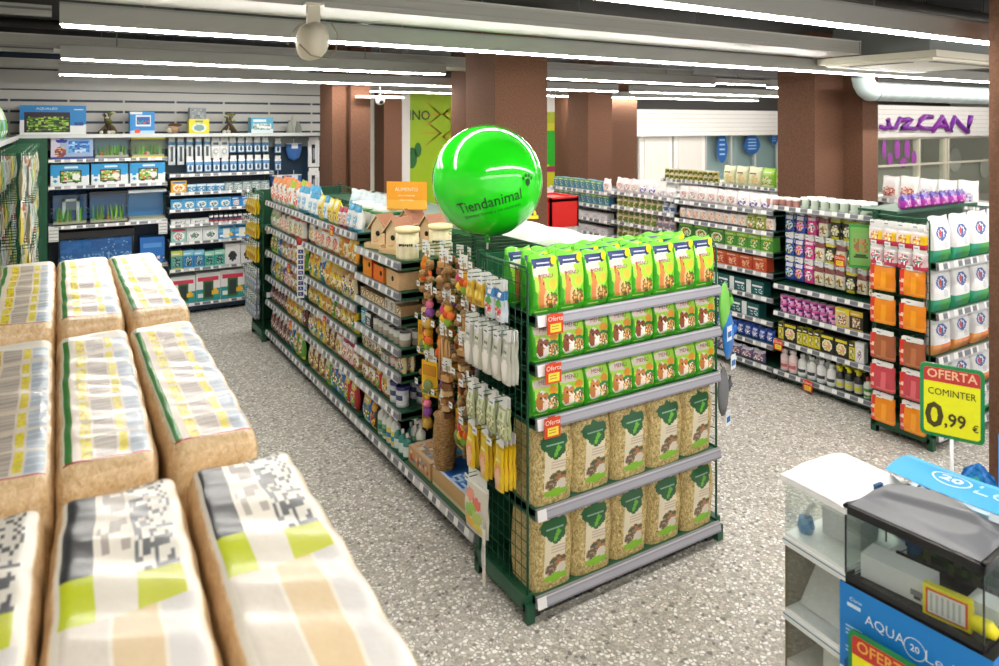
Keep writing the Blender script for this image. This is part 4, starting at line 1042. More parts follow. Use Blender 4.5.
# hanging toys
HKL = hook_g(.42).mesh('hook')
gt = G('matte'); gt.box(-.02, .02, -.433, -.431, -.012, .02, 'eef0f2'); gt.box(-.016, .01, -.4336, -.433, .002, .008, '777777'); TGL = gt.mesh('price_tag')
def toy(kind):
    g = G('matte'); c = G('matte'); c.box(-.028, .028, -.001, .001, -.03, .035, 'f2f2f0'); c.box(-.02, .02, -.002, -.001, -.02, .0, 'c9b89a')
    r = G('rope')
    if kind == 0:   # wicker tube
        g = G('rope'); g.lathe([(.02, -.32), (.042, -.3), (.05, -.22), (.05, -.12), (.04, -.07), (.015, -.04)], 14, 'b8925c')
        for k in range(12): g.lathe([(.051 - .0015 * abs(k - 6), -.08 - .018 * k), (.056 - .0015 * abs(k - 6), -.086 - .018 * k), (.051 - .0015 * abs(k - 6), -.092 - .018 * k)], 12, 'b8925c')
        r.tube([(0, 0, 0), (0, 0, -.05)], .004, 'c9a878', 5)
    elif kind == 1:  # orange figure
        r.tube([(0, 0, 0), (0, 0, -.2)], .004, 'c9a878', 5)
        g.ball((0, 0, -.09), .026, 'f08a1c', None, 10, sz=1.2); g.ball((0, 0, -.14), .036, 'e8641c', None, 10); g.lathe([(.002, -.03), (.022, -.065)], 10, 'f6a63a')
        for s in (-1, 1): g.ball((s * .03, 0, -.17), .016, 'f6c23a', None, 8); g.tube([(s * .025, 0, -.12), (s * .05, 0, -.15)], .006, 'e8641c', 5)
    elif kind == 2:  # wooden block string
        r.tube([(0, 0, 0), (0, 0, -.24)], .003, 'c9a878', 5)
        for k, cc in enumerate(('d8a86a', '8a5a34', 'e8c48c', 'a8703c', 'dcb880', '6a4426')): g.obox(0, 0, -.07 - .034 * k, .05 - .004 * (k % 3), .035, .024, .5 * k, cc, 'wood')
    elif kind == 3:  # coconut and pods
        r.tube([(0, 0, 0), (.0, 0, -.2)], .004, 'b08a54', 5)
        for k in range(7): g.ball((.028 * math.cos(k * 2.1), .02 * math.sin(k * 2.1), -.06 - .026 * k), .024, ('8a5c34', 'b4804a', '6c4222', 'd8b070')[k % 4], 'rope', 8, sz=.8)
    elif kind == 4:  # coloured star pack
        r.tube([(0, 0, 0), (0, 0, -.04)], .003, 'c9a878', 5)
        for k in range(5):
            a = 2 * PI * k / 5; g.ball((.03 * math.cos(a), 0, -.09 + .034 * math.sin(a)), .022, ('f07a2c', 'f2b83a', 'e04a7a', 'f0d23a', '8ab83a')[k], None, 8)
        g.ball((0, -.004, -.09), .02, 'd8541c', None, 8)
        g.tube([(0, 0, -.12), (.01, 0, -.2)], .008, 'b08a54', 5, 'rope')
    elif kind == 5:  # yellow carded toy
        g.box(-.05, .05, -.002, .002, -.2, -.03, 'e8b820'); g.box(-.04, .04, -.006, -.002, -.1, -.05, 'c98a1c'); g.ball((0, -.014, -.145), .03, '8a9a5a', None, 10, sy=.5); g.box(-.045, .045, -.004, -.002, -.19, -.175, '4a7a3a')
        r.tube([(0, 0, 0), (0, 0, -.03)], .002, 'c9a878', 4)
    elif kind == 6:  # sticks bundle
        for k in range(7): g.tube([(-.03 + .01 * k, .005 * (k % 2), -.05), (-.035 + .011 * k, .01 * (k % 3), -.24)], .006, ('c9975a', 'e2bd84', 'a06c3a')[k % 3], 5, 'wood')
        r.tube([(0, 0, 0), (0, 0, -.06)], .004, 'c9a878', 5)
    else:            # pink bell toy
        r.tube([(0, 0, 0), (0, 0, -.16)], .003, 'c9a878', 5)
        g.ball((0, 0, -.08), .022, 'e87aa0', None, 8); g.ball((.0, 0, -.12), .026, '8a4aa0', None, 8); g.lathe([(.03, -.19), (.022, -.16), (.006, -.145)], 10, 'd8b04a', m='metal')
        g.ball((0, 0, -.045), .016, 'f2c23a', None, 8)
    return [('toy', g), ('card', c), ('cord', r)]
toyl = ['long wicker tube bird toy', 'orange figure bird toy', 'wooden block string toy', 'coconut pod bird toy', 'colourful beaded star toy', 'yellow carded bird toy', 'bundle of wooden sticks toy', 'pink and purple bell toy']
TOY = []
for k in range(8):
    e = toy(k); TOY.append(Pr('bird_toy', 'bird toy', toyl[k], .1, e[0][1], e[1:]))
rowsT = [(1.44, [1, 3, 2, 3, 3, 4, 2, 3]), (1.22, [2, 7, 3, 4, 3, 6, 2, 3]), (1.02, [5, 4, 1, 6, 3, 2, 7, 3]), (.82, [3, 5, 7, 2, 4, 3, 6, 2]), (.62, [6, 7, 3, 0, 5, 4, 3, 3])]
rn = ['top', 'second', 'third', 'fourth', 'fifth', 'lowest']
for r_, (z, ks) in enumerate(rowsT):
    for i, k in enumerate(ks):
        lx = .07 + .112 * i + (.03 if r_ % 2 else 0)
        lab = f'{toyl[k]}, {ordw(i + 1)} from the bird houses, {rn[r_]} row, toy bay'
        link('hook', HKL, F4.o, (lx, .5, z + .004)); 
        hk = D.objects[-1] if False else None
        F4.put(TOY[k], lx, .5 - .37 - .04 * (i % 2), z, lab, 'hanging bird toys', R.uniform(-.4, .4), 1.22 if k else 1.3)
        if True:
            link('price_tag', TGL, [c for c in F4.o.children if c.name.startswith('hook')][-1])
            F4.put(TOY[k], lx + .0, .5 - .25, z, f'{toyl[k]} tucked behind, {ordw(i + 1)} along the {rn[r_]} row, toy bay', 'hanging bird toys', R.uniform(-.4, .4), 1.0)

# grid with empty hooks on top of the back panel
def seg(U, n): return None
for k in range(8):
    link('hook', HK, F4.o, (.07 + .11 * k, .5, 1.50))

# right half of the long shelving: plain shelves behind the back panel, mostly hidden
B1 = Unit('shelving_bay', 'back side of the long aisle shelving, turned to the middle aisle', (2.95, 3.1, 0), PI / 2, 4.25, 'the rear run', 'the end stand', shelves=(.45, .8, 1.15, 1.45), base=.125, depth=.6, upr=True)

# ---- hanging packs on the mesh side of the end stand
class M:  # frame of the mesh side: faces -X at x, along y
    def __init__(s, x, y, o): s.x, s.y, s.o, s.loc, s.rz = x, y, o, (x, y, 0), RZ
    def W(s, lx, ly, z): return (s.x + ly, s.y - lx, z)
    def put(s, pr, lx, ly, z, label, group, rz=0, sc=1.0): return pr.put(s.W(lx, ly, z), s.rz + rz, label, group, sc)
def mhang(m, pr, lx, z, label, group, L=.1, n=1, step=.02):
    h = link('hook', HKS if L < .15 else HK, m.o.o, (m.x - m.o.loc[0], m.y - lx - m.o.loc[1], z + .004), RZ)
    link('price_tag', TGS if L < .15 else TG, h)
    for k in range(n):
        lab = label if n == 1 else f"{label}, {['foremost', 'second', 'third', 'fourth', 'fifth'][k]} on its hook"
        m.put(pr, lx + R.uniform(-.002, .002), -(L - .025 - k * step), z, lab, group, R.uniform(-.06, .06))
ME = M(1.77, 3.07, ES)
hp = lambda nm, look, w_, h, base, L, card='f2f2f0', d=.03, ch=.05, sd=3, back=None: Pr(nm, 'pack', look, w_, hang_g(w_, h, d, art(base, *L, seed=sd), card, ch, 10, 14, back=back or base), d=d)
HY = hp('treat_pack', 'yellow treat pack', .075, .11, 'e3b92c', [('r', .1, .1, .9, .3, 'b8862c'), ('e', .3, .5, .14, .12, 'f2e07a'), ('e', .7, .5, .14, .12, 'f2e07a'), ('r', .2, .7, .8, .85, 'c99a24')])
HB = hp('toy_pack', 'blue and pink lollipop pack', .075, .14, 'dfe8f0', [('r', 0, .75, 1, 1, '3f8fd0'), ('ne', .5, .3, .3, .2, 14, ['e85a6a', 'f0a0a8', 'ffffff', 'd83a4a']), ('e', .5, .6, .3, .14, '5ab04a'), ('r', .3, .8, .7, .9, 'ffffff')])
HW = hp('loofah_pack', 'clear pack with a white loofah gourd', .075, .19, 'cfd0c4', [('e', .5, .32, .3, .28, 'f4eee4'), ('e', .5, .36, .18, .2, 'fbf8f2'), ('r', .3, .62, .7, .95, 'e9ebe8'), ('n', .3, .7, .7, .85, 9, ['8fae6a', 'dddad0', '6a6a5c']), ('r', .35, .9, .65, .96, '8ab04a')])
HG = hp('treat_pack', 'clear green herb pack', .07, .14, 'b9c294', [('n', .1, .05, .9, .5, 12, ['7a8a44', 'd8dcb4', 'a8a46c', 'efe8d0']), ('r', .15, .6, .85, .9, 'e4e8cc'), ('e', .5, .75, .2, .1, '9ac03a')])
HO = hp('chew_pack', 'yellow and orange chew pack', .07, .2, 'f0cc22', [('r', .16, .08, .84, .55, 'f0a070'), ('e', .5, .3, .26, .2, 'f4c49c'), ('r', .2, .62, .8, .72, 'fdf0a0'), ('r', .0, .9, 1, 1, 'd8b41c'), ('p', [(.0, .0), (.2, 0), (0, .3)], 'fff6c0')])
mt = 'on the end stand mesh'
for i in range(2): mhang(ME, HY, .07 + .085 * i, 1.475, f'yellow treat pack, {["farther", "nearer"][i]} hook {mt}', 'yellow treat packs', n=3)
for i in range(2): mhang(ME, HB, .25 + .085 * i, 1.475, f'blue and pink lollipop pack, {["farther", "nearer"][i]} hook {mt}', 'lollipop packs', n=2)
for i in range(5): mhang(ME, HW, .05 + .085 * i, 1.26, f'white loofah gourd pack, {ordw(i + 1)} hook {mt}', 'loofah gourd packs', n=3)
for i in range(4): mhang(ME, HG, .07 + .095 * i, .955, f'clear green herb pack, {ordw(i + 1)} hook {mt}', 'herb packs', n=2)
for i in range(3): mhang(ME, HO, .07 + .13 * i, .775, f'yellow and orange chew pack, {ordw(i + 1)} hook {mt}', 'chew packs', n=4, step=.022)
# big bag of coloured gnaw pieces low on the mesh
g = hang_g(.19, .23, .06, art('d9d4c4', ('e', .3, .72, .22, .12, 'e89a80'), ('e', .62, .62, .2, .12, 'e8745c'), ('e', .4, .45, .24, .12, '8fc04a'), ('e', .68, .36, .2, .12, 'b8c86a'), ('e', .35, .2, .26, .12, 'f0b830'), ('e', .7, .15, .18, .09, 'e8d24a'), ('r', 0, .9, 1, 1, 'f0efe8')), 'f2f2ee', .06, 16, 24)
BG = Pr('gnaw_bag', 'pack', 'x', .15, g)
mhang(ME, BG, .13, .53, 'clear bag of red, green and yellow gnaw pieces low on the mesh side', None)
g = G('film'); g.grid(lambda u, v: (.03 * (u - .5), .006 * math.sin(9 * v), -.32 * v), 2, 10, 'f0f0ee'); g.box(-.012, .012, -.001, .001, -.3, -.05, 'ece8da', 'matte')
thing('clear_strip', g, 'narrow clear strip pack hanging low beside the front corner', 'pack', None, (1.60, 2.72, .46), RZ)

# far end of the long aisle: hanging yellow packs
FE = end_stand('end_stand', 'green wire end stand at the far end of the seed aisle', 1.79, 2.7, 7.37, .42, .105, (.49, .89, 1.128), 1.5, 'the far end stand', 'the mesh side')
FEM = M(1.77, 7.79, FE)
HYY = hp('yellow_stick_pack', 'yellow stick pack', .06, .15, 'e8c81e', [('r', .1, .1, .9, .5, 'c88a1c'), ('r', .2, .6, .8, .8, 'f6ec9a'), ('p', [(0, 0), (.3, 0), (0, .4)], 'd84a1c'), ('e', .5, .3, .2, .12, '5a8a2c')])
HGR = hp('grey_net_pack', 'grey net pack', .07, .2, 'b9bfc4', [('n', 0, 0, 1, .8, 10, ['a0a8b0', 'd6dade', '7f8890', '4a6f9a']), ('r', .1, .7, .6, .85, 'b8cc4a')])
for r_, (z, pr, sn) in enumerate(((1.46, HYY, 'top'), (1.22, HYY, 'second'), (.98, HYY, 'third'), (.72, HGR, 'fourth'), (.46, HGR, 'lowest'))):
    for i in range(5): mhang(FEM, pr, .04 + .085 * i, z, f'{pr.look} at the far aisle end, {sn} row, {ordw(i + 1)} hook', f'{pr.look}s at the far aisle end', n=2, step=.03)

# balloon and the things on top behind the end stand
BC = (2.1, 3.53, 1.872); BRd = .318
f_ = Vector((math.sin(YAW), math.cos(YAW), 0)); r_ = Vector((math.cos(YAW), -math.sin(YAW), 0))
g = G('rubber'); g.lathe([(max(.004, BRd * math.sin(PI * i / 28)), -BRd * math.cos(PI * i / 28) * (1.0 if i > 12 else 1.0)) for i in range(29)], 48, '22e41c')
g.lathe([(.01, -BRd - .03), (.022, -BRd - .035), (.012, -BRd - .012), (.006, -BRd + .003)], 12, '1fb41c')
to = (-Vector(BC) + Vector((0, 0, 2.2))).normalized()
ax = math.atan2(-to.x, -to.y) if False else None
def onball(x, y):   # writing wraps the balloon, towards the aisle
    tilt = .2
    a, e = x / BRd + .1, y / BRd
    side = Vector((math.cos(YAW), -math.sin(YAW), 0)); up = Vector((0, 0, 1)); fr = -Vector((math.sin(YAW), math.cos(YAW), 0))
    v = fr * math.cos(a) * math.cos(e) + side * math.sin(a) * math.cos(e) + up * math.sin(e)
    return v * (BRd + .0008)
g.text('Tiendanimal', onball, .088, '16491c', 'matte', -.015, -.095, bold=.012, rot=.24, sq=.92)
g.text('Bienestar animal a tus mascotas', onball, .03, '1c6a24', 'matte', .0, -.15, bold=.0, rot=.24, sq=.95)
for (dx, dy, rr) in ((.0, .0, .018), (-.03, .022, .009), (-.012, .036, .009), (.012, .036, .009), (.03, .02, .009)):
    cx, cy = .215 + dx, .01 + dy
    g.poly([onball(cx + rr * math.cos(2 * PI * i / 12), cy + rr * 1.2 * math.sin(2 * PI * i / 12)) for i in range(12)], '16491c', 'matte')
bl = thing('balloon', g, 'big shiny green balloon with dark shop lettering and paw above the shelves', 'balloon', None, BC)
g = G('paint'); g.tube([(0, 0, -BRd - .02), (0, 0, -BRd - .075)], .006, 'f0f0f0', 6); part('stick', g, bl)

g = G('gloss'); g.box(-.6, .0, -.6, .6, 0, .02, 'e9eee6'); g.box(-.62, -.6, -.62, .62, 0, .03, '2f8f55'); g.box(-.6, 0, -.62, -.6, 0, .03, '2f8f55')
thing('plastic_tray', g, 'long pale tray with green edge on top behind the rabbit food', 'tray', None, (2.93, 3.75, 1.452))
for i in range(3):
    g = G('gloss')
    g.grid(lambda u, v: (-.25 + .5 * u, -.17 + .34 * v, .045 * (1 - abs(2 * u - 1) ** 4) * (1 - abs(2 * v - 1) ** 4) + .01 + .004 * math.sin(14 * u + 9 * v)), 16, 12, 'f1f3ee')
    g.grid(lambda u, v: (-.25 + .5 * u, -.17 + .34 * v, .008), 2, 2, 'e4e8e0', flip=True)
    thing('white_pack', g, f'flat white wrapped pack on the green edged tray, {["nearest", "middle one", "rear one"][i]}', 'pack', 'flat white packs on the tray', (2.62, 3.36 + .38 * i, 1.474), .05)
# yellow handled hook in the bag pile and the red crate further back
g = G('gloss'); g.tube([(.1 * math.cos(a), 0, .075 * math.sin(a)) for a in [PI * i / 10 for i in range(11)]], .012, 'e8dc2a', 6); g.box(-.12, .12, -.02, .02, -.02, .0, 'e8dc2a')
thing('carry_strap', g, 'yellow plastic carry handle lying behind the balloon', 'handle pack', None, (2.74, 4.15, 1.56), -.5)
g = G('paint'); g.box(-.16, .16, -.2, .2, 0, 1.4, 'd8d6d2'); g.box(-.18, .18, -.22, .22, 1.4, 1.43, 'e01f1c')
rc = thing('red_bin', g, 'red topped promotion bin in the middle aisle behind the balloon', 'bin', None, (4.42, 6.1, 0))
g = G('paint')
for (a, b, c_, d_) in ((-.18, .18, -.22, -.2), (-.18, .18, .2, .22), (-.18, -.16, -.22, .22), (.16, .18, -.22, .22)): g.box(a, b, c_, d_, 1.14, 1.45, 'e01f1c')
part('skirt', g, rc); 
# gloves hanging at the far front corner of the end stand
for (dx, z, cc, cd, lab) in ((.0, 1.32, '7fcf5a', '5fb03c', 'green glove-shaped grooming mitt hanging on the end stand corner'), (.03, 1.16, '2b7fd6', '1c62b4', 'blue grooming mitt hanging on the end stand corner'), (-.01, .86, '77787c', '5c5d62', 'grey cloth mitt hanging on the end stand corner')):
    g = G('cloth'); g.lathe([(.02, -.25), (.05, -.2), (.062, -.12), (.05, -.05), (.03, -.01), (.012, .01)], 14, cc, sy=.35, m='gloss' if z > 1 else 'cloth')
    g.tube([(.045, 0, -.12), (.085, 0, -.1), (.09, 0, -.06)], [.02, .018, .01], cd, 8); g.tube([(0, 0, .0), (0, .02, .03)], .003, '444444', 4)
    t_ = thing('grooming_mitt', g, lab, 'mitt', 'grooming mitts', (3.10 + dx, 2.68, z), .3)
    g = G('matte'); g.box(-.03, .03, -.03, -.028, -.3, -.22, 'e8edf2'); g.box(-.022, .022, -.031, -.03, -.28, -.25, '2f6fb4'); part('card_tag', g, t_)
# ================================================================== right-hand shelving
XR = 5.22
RD = Unit('shelving_bay', 'near bay of the right-hand shelving with pots on top and hanging pouches', (XR, 3.97, 0), RZ, .87, 'the pot bay', 'its far side', shelves=(.36, .60, .83, 1.495), base=.10, depth=.45, color='1b4a38', railh=.038)
RC = Unit('shelving_bay', 'right-hand shelving bay with eight shelves of boxes and sachets', (XR, 5.12, 0), RZ, 1.14, 'the box bay', 'its far side', shelves=(.29, .49, .69, .90, 1.08, 1.26, 1.44), base=.10, depth=.45, color='1b4a38', railh=.038)
RB = Unit('shelving_bay', 'right-hand shelving bay filled with gold and grey cans', (XR, 6.07, 0), RZ, .94, 'the can bay', 'its far side', shelves=(.3, .46, .63, .795, .96, 1.128, 1.296, 1.45), base=.10, depth=.45, color='8a8f90', railh=.038)
RA = Unit('shelving_bay', 'farthest right-hand shelving bay behind the red bin', (XR, 7.22, 0), RZ, 1.14, 'the far can bay', 'its far side', shelves=(.3, .46, .63, .79, .95, 1.11, 1.27, 1.425), base=.10, depth=.45, color='8a8f90', railh=.038)
CAT = ['f4f0f0', 'e8d8dc', 'b8a0c0', 'ffffff', 'c87a8a']
q = dict(
 wcat=seedbag('white pouch with purple cat circle', .135, .155, 'f2ecec', 'f4f2f2', ['6a5a9a', 'd8cce4', 'ffffff'], 'f4dfe2', 61, style=1),
 wpink=seedbag('white pouch with pink pattern', .12, .155, 'f4eaea', 'f0dcde', ['e0a8b0', 'f6e8e8', '8ab08a', 'c87a7a'], 'f6eeee', 62, style=0),
 worg=seedbag('white pouch with orange foot', .09, .155, 'efe9e6', '7a6a6e', ['e8824a', 'f4c8a0', 'e8e0dc'], 'f6f2f0', 63, style=0),
 grnp=seedbag('lime and white cat pouch', .1, .155, 'a8b84a', 'c8d47a', ['e8a87a', 'f4e8d8', '8a9a3a'], 'f0f0e0', 64, style=3),
 gbox=carton('green litter box with orange print', .19, .145, .1, '3f7a34', '7fc04a', ['e8782c', '8fd05a', 'f0e8c8', '2c5a2a'], 'dfeec8', 65, 1),
 gbox2=carton('green and lime sachet box', .13, .145, .1, '4f9a3a', 'a8d84a', ['e8c85a', '6fb03c', 'e8e8d0', '3a7a2c'], 'e0f0c0', 66, 0),
 bbox=carton('brown and yellow sachet box', .15, .13, .1, '6a4a34', 'd8c02c', ['8a6a4a', 'e0b080', '4a3424'], 'e8e0d0', 67, 0),
 obox=carton('red-orange sachet box', .15, .13, .1, 'c84a2a', 'd86a3c', ['e8946a', 'f0c8a8', 'a83c24'], 'f4d8c8', 68, 0),
 tbox=carton('teal and white tray box', .19, .12, .1, '1f5f5c', 'e8eef0', ['1f5f5c', 'e8f0f2', '4a8a9a', '123c40'], 'f0f4f4', 69, 2),
 ncan=seedbag('navy blue sachet', .07, .12, '1f3f9a', '2c54b8', ['e8e8f4', '8aa0e0', '16307a'], 'c8d4f0', 70, style=0),
 ptray=seedbag('purple and white food tray', .12, .1, '7a6a9a', 'e8e0f0', ['e8a86a', 'ffffff', '6a5a9a'], 'ffffff', 71, style=3),
 gcan=can('gold food can', .04, .075, 'b89a5c', 'e2d0a0', ['8a5a34', 'f0e0b8', '6a8a3c']),
 rcan=can('pink and grey food can', .04, .075, 'b8a0a0', 'd8c8c8', ['9a5a5c', 'f0e8e4', '7a7a8a'], seed=9),
 blcan=can('blue-grey food can', .04, .075, '9aa4b8', 'ced6e2', ['4a5a8a', 'e8ecf4', '7a8ab0'], seed=12),
 wtub=seedbag('white multipack sleeve', .12, .1, 'efeaea', 'e8dada', ['d8a0a0', 'f0e8e8', 'a8b8c8'], 'f4f0f0', 72, style=0),
 blp=carton('blue and green sachet box', .1, .12, .08, '4a86a8', '7fb84a', ['2c5f8a', 'd8e8e0', '5a9a3a'], 'eaf4f0', 73, 0),
 wtray=carton('white tray multipack', .14, .07, .1, 'e6e4e2', 'd0ccd0', ['c4c0c8', 'f4f2f2', 'a8a4b0'], 'f4f4f4', 74, 0),
)
fill(RC, 'top shelf', 1.44, [(q['wpink'], 6), (q['wcat'], 4)], sc=.93)
fill(RC, 'seventh shelf', 1.26, [(q['worg'], 9), (q['grnp'], 2)], sc=.95)
fill(RC, 'sixth shelf', 1.08, [(q['gbox'], 3), (q['gbox2'], 4)], sc=.97)
fill(RC, 'fifth shelf', .90, [(q['gbox2'], 1), (q['bbox'], 2), (q['obox'], 5)], sc=.97)
fill(RC, 'fourth shelf', .69, [(q['ptray'], 2), (q['tbox'], 4)], sc=1.0)
fill(RC, 'third shelf', .49, [(q['tbox'], 6)], sc=1.0)
fill(RC, 'second shelf', .29, [(q['ncan'], 14)], sc=1.05)
fill(RC, 'floor shelf', .10, [(q['ptray'], 9)], sc=1.0)
for U, nm in ((RB, 'b'), (RA, 'a')):
    zs = [.10, .3, .46, .63, .795 if nm == 'b' else .79, .96 if nm == 'b' else .95, 1.128 if nm == 'b' else 1.11, 1.296 if nm == 'b' else 1.27, 1.45 if nm == 'b' else 1.425]
    for i, z in enumerate(zs):
        sn = ['floor shelf', 'second shelf', 'third shelf', 'fourth shelf', 'fifth shelf', 'sixth shelf', 'seventh shelf', 'eighth shelf', 'top shelf'][i]
        if i < 4: continue
        if nm == 'b':
            seq = [(q['wpink'], 3), (q['wcat'], 2), (q['wtub'], 3)] if i == 8 else [[(q['gcan'], 8), (q['blcan'], 20)], [(q['gcan'], 7), (q['rcan'], 3), (q['gcan'], 20)], [(q['gcan'], 4), (q['rcan'], 5), (q['gcan'], 10)], [(q['gcan'], 20)]][7 - i]
        else:
            seq = [(q['blp'], 9), (q['wpink'], 5)] if i == 8 else ([(q['blp'], 20)] if i == 7 else [(q['wtray'], 20)])
        fill(U, sn, z, seq, sc=1.0)
        if nm == 'b' and i < 8:
            n = 0; x = .02   # second layer of cans
            for pr, c_ in seq:
                for _ in range(c_):
                    if x + pr.w > U.w - .02: break
                    n += 1; U.put(pr, x + pr.w / 2, .07, z + .078, f'{pr.look}, upper layer, {ordw(n)} along, {sn} of the can bay', f'upper layer cans on the {sn}'); x += pr.w + .004
# pot bay
pink = Pr('plastic_pot', 'pot', 'pink pot', .075, can_g(.036, .085, lambda a, t: 'c08a84' if t < .8 else 'e8dcd8', top='e8e4e0'), d=.075)
whp = Pr('plastic_pot', 'pot', 'white tub with black print', .1, (lambda g: g)(can_g(.047, .115, lambda a, t: ('2c3430' if .6 < a < .72 and .3 < t < .75 else 'cfdccc') if t < .85 else 'f4f4f2', top='f6f6f4')), d=.1)
fill(RD, 'top shelf', 1.495, [(pink, 5), (whp, 7)], x0=-.12, sc=.82, deep=2)
HP = [hp('hanging_pouch', 'blue cat treat pouch', .085, .15, '2c4fa8', [('ne', .5, .4, .4, .25, 12, ['8fd0e8', 'f0f4e0', 'e8d85a', '2c4fa8']), ('r', .1, .75, .9, .9, 'e8ecf8')]),
      hp('hanging_pouch', 'blue and pink treat pouch', .085, .15, '3a4aa8', [('ne', .5, .4, .4, .28, 12, ['e87ab0', 'f4d8e8', 'f0d85a', 'd04a9a']), ('r', .1, .75, .9, .9, 'f0e8f4')]),
      hp('hanging_pouch', 'magenta treat pouch', .085, .15, 'd83a8a', [('ne', .5, .4, .38, .26, 12, ['f4b8d8', '8fd0b0', 'ffffff', 'c82a7a']), ('r', .1, .78, .9, .92, 'f8e0ec')]),
      hp('hanging_pouch', 'cream and brown snack pouch', .085, .15, 'e4dfc8', [('r', 0, .72, 1, 1, '8a4a4a'), ('ne', .5, .35, .36, .25, 12, ['a8784a', 'f4ecd8', '5a4a3a', 'd8c08a'])]),
      hp('hanging_pouch', 'black and yellow snack pouch', .085, .16, '24241f', [('r', .1, .0, .9, .12, 'c8c02a'), ('ne', .5, .45, .36, .28, 12, ['f0ecd8', 'c8b84a', '8a8a7a', 'f6f4ec']), ('r', .0, .88, 1, 1, 'd8c83a')])]
for r_, (z, seq) in enumerate(((1.45, [0, 1, 2, 3, 4, 4, 4]), (1.245, [0, 1, 2, 3, 4, 3, 4, 4]), (1.045, [0, 1, 2, 3, 3, 3, 4, 3, 3]))):
    st_ = .112 if r_ == 0 else .1
    for i, k in enumerate(seq):
        lx = .06 + st_ * i * (.95 if r_ < 2 else .93)
        link('hook', HK, RD.o, (lx, .3, z + .004)); link('price_tag', TG, [c for c in RD.o.children if c.name.startswith('hook')][-1])
        for d_ in range(2): RD.put(HP[k], lx, .3 - .18 + .04 * d_, z, f'{HP[k].look}, {["front", "rear"][d_]} one, {ordw(i + 1)} hook, {["top", "second", "third"][r_]} hook row of the pot bay', 'hanging cat pouches in the pot bay', R.uniform(-.05, .05))
mag = can('magenta food can', .033, .07, 'c81f8a', 'e04aa8', ['f0a8d8', '2c2c7a', 'ffffff'], seed=6)
yb = [carton('yellow topped box with cat', .12, .15, .06, 'd8c49a', 'f0d81c', ['e8b08a', 'f4ecdc', '8a6a4a'], 'f4f0e0', 81), carton('black and tan box with cat', .11, .15, .06, '3a342c', 'd8b83a', ['c89a6a', 'f0e4cc', '6a5238'], 'e8d8b0', 82), carton('light blue treat box', .1, .14, .06, '5fb0d0', '8fd0e8', ['e8f4f8', '3a8ab0', 'f4e8a0'], 'ffffff', 83),
      carton('yellow and black box with pink label', .12, .15, .06, '2a2a22', 'e8d82a', ['f0a8a0', 'f8e8c8', 'd8c02a'], 'f4f0c8', 84, 1), carton('slim yellow box', .05, .15, .05, 'e0d02a', '3a3a2a', ['f4f0d0', 'c8b82a', '8a8a3a'], 'f6f4e0', 85), carton('white box with black figures', .07, .15, .05, 'ece8ea', 'f4f2f2', ['2a2a30', 'e8c8d0', 'f4f4f4'], 'ffffff', 86, 1)]
fill(RD, 'fourth shelf', .60, [(mag, 7), (yb[0], 1), (yb[1], 2), (yb[2], 1)], sc=1.0)
n = 0
for k in range(7): RD.put(mag, .02 + .036 + .071 * k, .055, .673, f'magenta food can, upper layer, {ordw(k + 1)} from its far side, pot bay', 'magenta cans in the pot bay')
fill(RD, 'third shelf', .36, [(yb[4], 1), (yb[3], 1), (yb[4], 4), (yb[3], 2), (yb[4], 1), (yb[5], 2)], sc=1.0)
wb = bottle('white bottle with black emblem', .042, .19, 'efefee', 'f4f4f4', 'f6f6f6', .4, acc='3a3e46'); pb = bottle('pale pink bottle', .04, .2, 'f2dede', 'f0c8c8', 'f4e4e4', .6, acc='c86a6a'); yk = bottle('black spray bottle with yellow top', .036, .19, '2c2e30', 'c8c8c0', 'e8e01c', .45, True, acc='e0d820'); wg = bottle('white and green bottle', .036, .17, 'e8ece4', '5fa03c', 'd84a3c', .4, acc='e8ece4')
fill(RD, 'floor shelf', .10, [(pb, 2), (wb, 4), (yk, 3), (wg, 2)], sc=.92)
for k in range(4): RD.put(wb, .23 + .09 * k, .14, .101, f'white bottle with black emblem in the rear rank, {ordw(k + 1)} from its far side, pot bay', 'white bottles in the rear rank')
for k in range(3): RD.put(yk, .55 + .08 * k, .14, .101, f'black spray bottle with yellow top in the rear rank, {ordw(k + 1)} along, pot bay', 'spray bottles in the rear rank')
for lx, z, l in ((.06, .36, 'third rail'), (.34, .10, 'lowest rail'), (.62, 1.16, 'hook row')): RD.put(offer, lx, -.035, z + .012, f'orange offer card on the {l} of the pot bay', 'orange offer cards')
g = G('paint'); g.box(-.08, .08, -.006, .006, -.16, .16, '2f9a4a'); g.box(-.07, .07, -.0075, -.006, -.14, .14, '7fb85a'); g.grid(lambda u, v: (-.06 + .12 * u, -.009, -.1 + .2 * v), 10, 14, art('86b86a', ('n', .1, .3, .9, .8, 9, ['c89a6a', '8fbf5a', 'a8784a']), ('e', .5, .12, .4, .08, '3a5a2a')), sm=False)
thing('picture_panel', g, 'green framed picture panel between the pot bay and the orange packs', 'panel', None, (5.06, 3.1, 1.29), -PI / 2 + .45)

